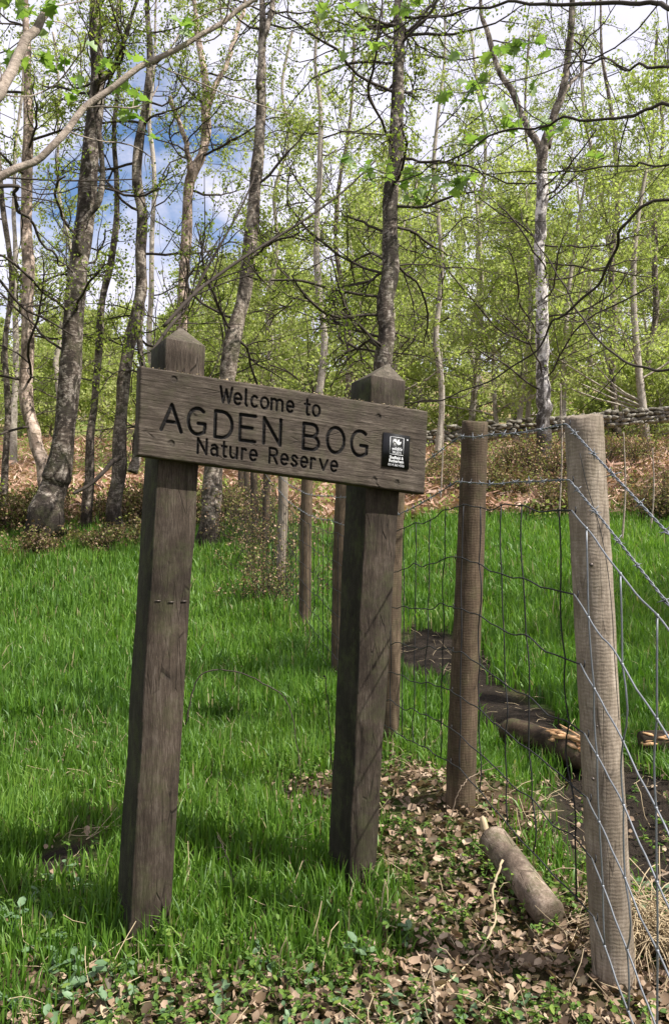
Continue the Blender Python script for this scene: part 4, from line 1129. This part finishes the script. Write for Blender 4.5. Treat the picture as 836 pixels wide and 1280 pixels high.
# ------------------------------------------------------------------ grass
def grass_field(name, n, y0, y1, hmin, hmax, wmul, seed, label, xlim=None, gate=None, lat_extra=1.0):
    g_ = np.random.default_rng(seed)
    y = y0 + (y1 - y0) * g_.uniform(0, 1, n) ** 1.15
    xw = .46 * y + lat_extra
    x = g_.uniform(-1, 1, n) * xw
    cl = fbm(x * 4.2, y * 4.2, 71, 3); big = fbm(x * .9, y * .9, 72, 3)
    dens = 1.25 - litter(x, y) * 1.0 - mud(x, y) * 1.5 + (cl - .5) * 2.4
    if gate is not None: dens = gate(x, y, dens)
    dens = np.where(mud(x, y) > .75, np.minimum(dens, .06), dens)
    k = g_.uniform(0, 1, n) < dens
    x, y, cl, big = x[k], y[k], cl[k], big[k]; m = len(x)
    z = gz(x, y)
    h = g_.uniform(hmin, hmax, m) * (.55 + .9 * cl) * (.75 + .5 * big) * np.clip(1.15 - litter(x, y) * .5, .35, 1)
    w_ = g_.uniform(.0017, .0036, m) * wmul * (1 + y * .10)
    az = g_.uniform(0, 2 * math.pi, m) + (fbm(x * 2, y * 2, 8) - .5) * 3
    d = np.stack([np.cos(az), np.sin(az), 0 * az], -1)
    pw = g_.uniform(0, 2 * math.pi, m); wv = np.stack([np.cos(pw), np.sin(pw), 0 * pw], -1)
    lean = g_.uniform(.05, .75, m) ** 1.4
    b = np.stack([x, y, z - .01], -1)
    st = []
    for s_ in (0, .38, .72, 1.0):
        drop = lean * s_ ** 2.2
        p = b + d * (h * drop * .9)[:, None]; p[:, 2] += h * (s_ - .42 * drop * s_)
        ww = (w_ * (1, 1, .62, 0)[(0, .38, .72, 1.0).index(s_)])[:, None] * wv
        if s_ < 1: st += [p - ww, p + ww]
        else: st += [p]
    V_ = np.stack(st, 1).reshape(-1, 3)
    o_ = np.arange(m)[:, None] * 7
    q_ = np.concatenate([o_ + [[0, 1, 3, 2]], o_ + [[2, 3, 5, 4]]]); t_ = o_ + [[4, 5, 6]]
    rn = np.clip(.15 + .55 * big + g_.normal(0, .17, m), 0, .95); rn = np.where(g_.random(m) < .025, 1.0, rn)
    o = mesh(name, V_, [q_, t_], M['grass'], None, {'rnd': np.repeat(rn, 7)})
    return tag(o, label, 'grass', kind='stuff')
grass_field('grass', 125000, 1.25, 4.2, .04, .12, .8, 401, 'lush green grass around the sign posts', lat_extra=.6)
grass_field('meadow_grass', 150000, 3.6, 11.2, .09, .20, 1.15, 402, 'bright green grass of the clearing behind the sign',
            gate=lambda x, y, d: np.where(y > 9.0 + .8 * np.clip(x, 0, 2) , .15, np.maximum(d, .85 - mud(x, y) * 1.4)))

# ------------------------------------------------------------------ leaf litter, small plants
g2 = np.random.default_rng(88)
def litter_leaves(n, y0, y1, s0, s1, thr, seed, base_p):
    g_ = np.random.default_rng(seed)
    y = g_.uniform(y0, y1, n); x = g_.uniform(-1, 1, n) * (.46 * y + .5)
    L = litter(x, y) + (fbm(x * 5, y * 5, 14) - .5) * 1.2
    k = g_.uniform(0, 1, n) < np.clip(L * thr, base_p, 1)
    x, y = x[k], y[k]; m = len(x)
    p = np.stack([x, y, gz(x, y) + g_.uniform(.004, .022, m)], -1)
    up = norm(g_.normal(0, .6, (m, 3)) + [0, 0, 1]); a = norm(np.cross(up, g_.normal(size=(m, 3)))); b = np.cross(up, a)
    s_ = (s0 + (s1 - s0) * g_.uniform(0, 1, m) ** 1.8)[:, None]; wd = g_.uniform(.26, .42, m)[:, None]; cu = g_.normal(.15, .4, m)[:, None]; cv = g_.uniform(-.2, .7, m)[:, None]
    pts = [(-.5, 0), (-.27, -.8), (-.3, 0), (-.22, .75), (.22, -1), (.1, 0), (.12, 1), (.5, 0)]
    V_ = np.stack([p + s_ * (u * a + v * wd * (1 + .25 * math.sin(u * 20 + v)) * b + (cu * (u * u * 4) * .25 + cv * abs(v) * .35) * up) for u, v in pts], 1).reshape(-1, 3)
    o_ = np.arange(m)[:, None] * 8
    T_ = np.concatenate([o_ + [[a_, b_, c_]] for a_, b_, c_ in ((0, 2, 1), (0, 3, 2), (4, 5, 7), (5, 6, 7))])
    Q_ = np.concatenate([o_ + [[1, 2, 5, 4]], o_ + [[2, 3, 6, 5]]])
    return V_, [T_, Q_], np.repeat(g_.beta(1.8, 1.8, m), 8)
V_, F_, a_ = litter_leaves(60000, 1.15, 3.6, .008, .034, .56, 501, .02)
tag(mesh('leaf_litter', V_, F_, M['dead'], None, {'rnd': a_}), 'brown dead oak leaves strewn over the soil under the sign and fence', 'leaf litter', kind='stuff')

def plants(n, y0, y1, hs, ls, seed, fn, mt, per=7):
    g_ = np.random.default_rng(seed)
    y = g_.uniform(y0, y1, n); x = g_.uniform(-1, 1, n) * (.46 * y + .4)
    k = g_.uniform(0, 1, n) < fn(x, y); x, y = x[k], y[k]; m = len(x)
    b = np.stack([x, y, gz(x, y)], -1)
    st = grow(b, norm(g_.normal(0, .5, (m, 3)) + [0, 0, 1]), hs * g_.uniform(.4, 1.2, m), 5, .3, 0, g_)
    G = Geo(); G.add(*tubes(st, np.full((m, 5), .0008), 3, False), .2)
    nn = m * per; par = np.repeat(np.arange(m), per); u = g_.uniform(.3, 1, nn) * 3.999; i_ = u.astype(int); f = (u - i_)[:, None]
    p = st[par, i_] * (1 - f) + st[par, i_ + 1] * f
    up = norm(g_.normal(0, .35, (nn, 3)) + [0, 0, 1]); a = norm(np.cross(up, g_.normal(size=(nn, 3)))); c = np.cross(up, a)
    s_ = (ls * g_.uniform(.5, 1.2, nn))[:, None]
    sh = [(0, 0, 0), (.3, -.26, .05), (.7, -.24, .02), (1, 0, -.08), (.7, .24, .02), (.3, .26, .05)]
    V_ = np.stack([p + s_ * (q0 * a + q1 * c + q2 * up) for q0, q1, q2 in sh], 1).reshape(-1, 3)
    o_ = np.arange(nn)[:, None] * 6
    G.add(V_, np.concatenate([o_ + [[0, 1, 2, 3]], o_ + [[0, 3, 4, 5]]]), np.repeat(g_.uniform(0, 1, nn), 6))
    return G
G = plants(4200, 1.2, 3.2, .07, .016, 601, lambda x, y: .16 + .9 * (fbm(x * 3, y * 3, 90) > .50) * (litter(x, y) > .25), 'plant', 8)
tag(G.build('low_leafy_plants', M['plant']), 'small yellow-green leafy ground plants among the dead leaves', 'ground cover', kind='stuff')
G = plants(700, 1.25, 2.2, .05, .028, 602, lambda x, y: .9 * (fbm(x * 2.5 + 7, y * 2.5, 91) > .6), 'blueplant', 5)
tag(G.build('trailing_bramble_leaves', M['blueplant']), 'bluish-green trailing leaves low on the ground', 'ground cover', kind='stuff')
# dry blades and straw mixed in
g_ = np.random.default_rng(603); n = 2600
y = g_.uniform(1.3, 8, n); x = g_.uniform(-1, 1, n) * .5 * y; b = np.stack([x, y, gz(x, y) + .01], -1)
st = grow(b, g_.normal(0, 1, (n, 3)) * [1, 1, .35] + [0, 0, .25], g_.uniform(.04, .14, n), 5, .34, 0, g_)
tag(mesh('dry_straw', *(lambda a: (a[0], a[1]))(tubes(st, np.full((n, 5), .0008) * (1 + y[:, None] * .1), 3, False)), M['straw']), 'dry straw-coloured stalks scattered through the grass', 'dry stalks', kind='stuff')

# ------------------------------------------------------------------ things lying on the ground
def gp(px, py, D, dz=0.0):
    p = P(px, py, D); return np.array([p[0], D, float(gz(p[0], D)) + dz])
def lying(name, a, b, r0, r1, mat_, label, cat, seed, k=22, n=36, rough=.04, split=False):
    a = np.asarray(a, float); b = np.asarray(b, float)
    g_ = Geo(); s_ = np.linspace(0, 1, n); c_ = a + (b - a) * s_[:, None]
    limb_geo(g_, c_, r0 + (r1 - r0) * s_, k, rough, seed)
    dd_ = norm(b - a)       # sawn ends with a slightly chewed rim
    for e_, sg, rr_ in ((a, -1, r0), (b, 1, r1)):
        limb_geo(g_, np.array([e_ - dd_ * sg * .001, e_ + dd_ * sg * .004, e_ + dd_ * sg * .005]), np.array([rr_, rr_ * .93, rr_ * .5]), k, rough, seed)
    V_, F_, A_ = g_.arrays()
    return tag(mesh(name, V_, F_, mat_, None, {'rnd': A_}, True, (a + b) / 2), label, cat)
def ghit(px, py, up=0.0):
    """where the sight line through a pixel meets the ground"""
    Y_ = np.linspace(1.2, 12, 4000); d_ = P(px, py, 1.0) - EY
    z_ = EYE + d_[2] * Y_; h_ = gz(d_[0] * Y_, Y_, False) + up
    i_ = int(np.argmax(z_ < h_)); return np.array([d_[0] * Y_[i_], Y_[i_], h_[i_]])
A_ = ghit(686, 1142, .035); B_ = ghit(617, 1052, .035)

lg_o = lying('fallen_post', A_, B_, .037, .041, M['log_wood'], 'short round cut post lying on the leaves beside the pale fence post', 'log', 4, rough=.03)
g_ = Geo(); tip_ = P(604, 1024, B_[1] + .05); s_ = resample([B_ + [-.02, .02, .02], (B_ + tip_) / 2 + [-.015, 0, .03], tip_], 10)
V_, F_ = tubes(s_, np.linspace(.012, .004, 10), 4); g_.add(V_, F_)
tag(g_.build('wood_chip', M['straw'], None, B_), 'pale splinter of bark propped at the far end of the fallen post', 'splinter')

# rotten broken log with split orange wood
a = gp(655, 905, 3.35, .05); b = gp(735, 945, 3.02, .05)
ro = empty('rotten_log', (a + b) / 2, 'rotten dark log broken open to orange splintered wood beyond the netting', 'log')
c0 = (a + b) / 2
g_ = Geo(); s_ = resample([a + [-.05, .05, -.03], a, (a + b) / 2, b + [.05, -.03, -.02]], 30); limb_geo(g_, s_, .062 + .012 * np.sin(np.linspace(0, 9, 30)), 16, .26, 8)
g_.build('bark', M['rotten'], ro, c0, True)
g_ = Geo(); g3 = np.random.default_rng(12)
dlog = norm(b - a)
for q in range(34):
    p = a + (b - a) * g3.uniform(.25, 1.0) + np.array([g3.normal(0, .02), -.045 + g3.normal(0, .018), g3.uniform(.0, .055)])
    d_ = norm(dlog + g3.normal(0, .12, 3)); L_ = g3.uniform(.05, .16); w_ = g3.uniform(.004, .011)
    pts = np.stack([p - d_ * L_ / 2, p, p + d_ * L_ / 2]); g_.add(*tubes(pts + [0, -.012, .012], np.array([w_ * .5, w_, w_ * .2]) * 1.25, 4), g3.random())
g_.build('split_heartwood', M['split_wood'], ro, c0)
a = gp(800, 925, 3.1, .05); b = gp(850, 915, 3.1, .05)
ro = empty('rotten_branch', (a + b) / 2, 'small broken piece of pale rotten wood in the grass at the right edge', 'log'); c0 = (a + b) / 2
g_ = Geo(); limb_geo(g_, resample([a, (a + b) / 2 + [0, 0, .01], b], 18), np.full(18, .04), 12, .16, 9); g_.build('bark', M['rotten'], ro, c0, True)
g_ = Geo()
for q in range(22):
    p = a + (b - a) * g3.uniform(0, 1.0) + np.array([0, -.028 + g3.normal(0, .01), g3.uniform(.0, .04)])
    d_ = norm(norm(b - a) + g3.normal(0, .2, 3)); L_ = g3.uniform(.03, .07); w_ = g3.uniform(.004, .009)
    g_.add(*tubes(np.stack([p - d_ * L_ / 2, p, p + d_ * L_ / 2]), np.array([w_ * .5, w_, w_ * .2]), 4), g3.random())
g_.build('split_heartwood', M['split_wood'], ro, c0)

def stem_thing(name, pts, r0, r1, mt, label, cat, seed, lf=None):
    g_ = Geo(); c_ = resample(pts, 40); g3 = np.random.default_rng(seed)
    c_ = c_ + g3.normal(0, .0012, c_.shape); limb_geo(g_, c_, np.linspace(r0, r1, 40), 6, .1, seed)
    s1, q1 = spawn(c_[None], np.linspace(r0, r1, 40)[None], 4, .3, 1, .7, 0, 4, .3, 0, .5, g3, L0=.04); g_.add(*tubes(s1, q1, 4, False))
    return tag(g_.build(name, M[mt], None, pts[0], True), label, cat)
stem_thing('bramble', [gp(232, 870, 2.9, .16), P(250, 845, 2.9), P(292, 839, 2.9), P(330, 855, 2.85), P(362, 884, 2.8), gp(378, 915, 2.75, 0)], .0028, .0016, 'twig', 'thin bare bramble stem arching over the grass between the sign posts', 'bramble', 21)
stem_thing('bramble', [gp(418, 880, 2.6, 0), P(408, 860, 2.6), P(404, 845, 2.62)], .0022, .0012, 'twig', 'short bare twig poking up at the left side of the right sign post', 'bramble', 22)
stem_thing('dry_stem', [P(628, 1075, 1.9), P(616, 1112, 1.86), P(618, 1150, 1.82), P(600, 1188, 1.76), gp(572, 1216, 1.68, .02), gp(536, 1236, 1.6, .015)], .0030, .0018, 'straw', 'pale dry stem curving down in front of the fallen post', 'stem', 23)
stem_thing('dry_stem', [gp(560, 1005, 2.3, .0), P(575, 985, 2.3), P(600, 965, 2.35), P(626, 958, 2.35)], .0018, .001, 'twig_pale', 'thin dry stem beside the foot of the brown fence post', 'stem', 24)
stem_thing('fallen_twig', [gp(800, 1095, 2.1, .02), gp(826, 1075, 2.2, .03), gp(850, 1062, 2.25, .02)], .004, .002, 'twig_pale', 'pale forked twig lying on the dark mud at the right edge', 'twig', 25)
stem_thing('fallen_twig', [gp(545, 1275, 1.5, .03), P(543, 1245, 1.53), P(536, 1195, 1.6)], .003, .0015, 'twig_pale', 'upright broken twig at the bottom right of centre', 'twig', 26)
stem_thing('fallen_twig', [gp(300, 1120, 1.9, .0), P(285, 1075, 1.95), P(272, 1045, 2.0)], .002, .001, 'twig', 'thin bent twig in the grass between the two sign posts', 'twig', 27)
for q, (px, y0_, y1_, D, lb) in enumerate(((697, 650, 480, 9.5, 'tall pale sapling stem just left of the pale post top'), (776, 700, 540, 8.5, 'pale dead stem right of the pale post'), (812, 700, 560, 9.2, 'pale dead stem near the right edge'), (549, 560, 440, 10.5, 'bare pale pole-like stem right of the right post cap'))):
    b_ = gp(px, y0_, D, -.05); stem_thing('sapling', [b_, (b_ + P(px + 3, y1_, D)) / 2 + [.03, 0, 0], P(px + 3, y1_, D)], .012, .006, 'branch_pale', lb, 'sapling', 30 + q)

# mossy root mounds at the feet of the birches
for q, (px, py, D, sx_, sz_, lb) in enumerate(((28, 655, 8.1, .30, .10, 'mossy yellow-green mound left of the thick dark trunk foot'), (90, 655, 8.5, .18, .17, 'mossy mound between the thick trunk and the slim stem'), (160, 655, 8.3, .06, .10, 'mossy root reaching right from the foot of the twisting birch'))):
    x_ = (px - CX) / F * D; c_ = np.array([x_, D, float(gz(x_, D, False)) + .02]); g3 = np.random.default_rng(40 + q)
    nn = 30; u = np.linspace(0, math.pi / 2, 10); a = np.linspace(0, 2 * math.pi, 26, endpoint=False)
    U_, A2_ = np.meshgrid(u, a, indexing='ij')
    X_ = np.sin(U_) * np.cos(A2_); Y_ = np.sin(U_) * np.sin(A2_); Z_ = np.cos(U_)
    w_ = 1 + .5 * (fbm(X_ * 3 + q * 7 + 9, Y_ * 3 + Z_ + 4, 6) - .5)
    V_ = np.stack([X_ * sx_ * w_, Y_ * sx_ * .8 * w_, Z_ * sz_ * w_ - .04], -1).reshape(-1, 3) + c_
    f_ = [[i_ * 26 + j_, (i_ + 1) * 26 + j_, (i_ + 1) * 26 + (j_ + 1) % 26, i_ * 26 + (j_ + 1) % 26] for i_ in range(9) for j_ in range(26)]
    G = Geo(); G.add(V_, np.array(f_), .3)
    o = G.build('mossy_mound', M['moss'], None, c_, True); tag(o, lb, 'moss')
# clump of dead grass at the foot of the pale post
g3 = np.random.default_rng(50); n = 420
c_ = gp(815, 1185, 1.75, .02)
st = c_ + g3.normal(0, 1, (n, 3)) * [.05, .05, .0]; st[:, 2] = c_[2] + .05
s1 = grow(st, g3.normal(0, .8, (n, 3)) + [0, 0, .35], g3.uniform(.06, .16, n), 6, .15, -.28, g3)
G = Geo(); G.add(*tubes(s1, np.full((n, 6), .0012), 3, False)); tag(G.build('dead_grass_tussock', M['straw'], None, c_), 'drooping tussock of dead grass right of the pale post foot', 'grass tussock')
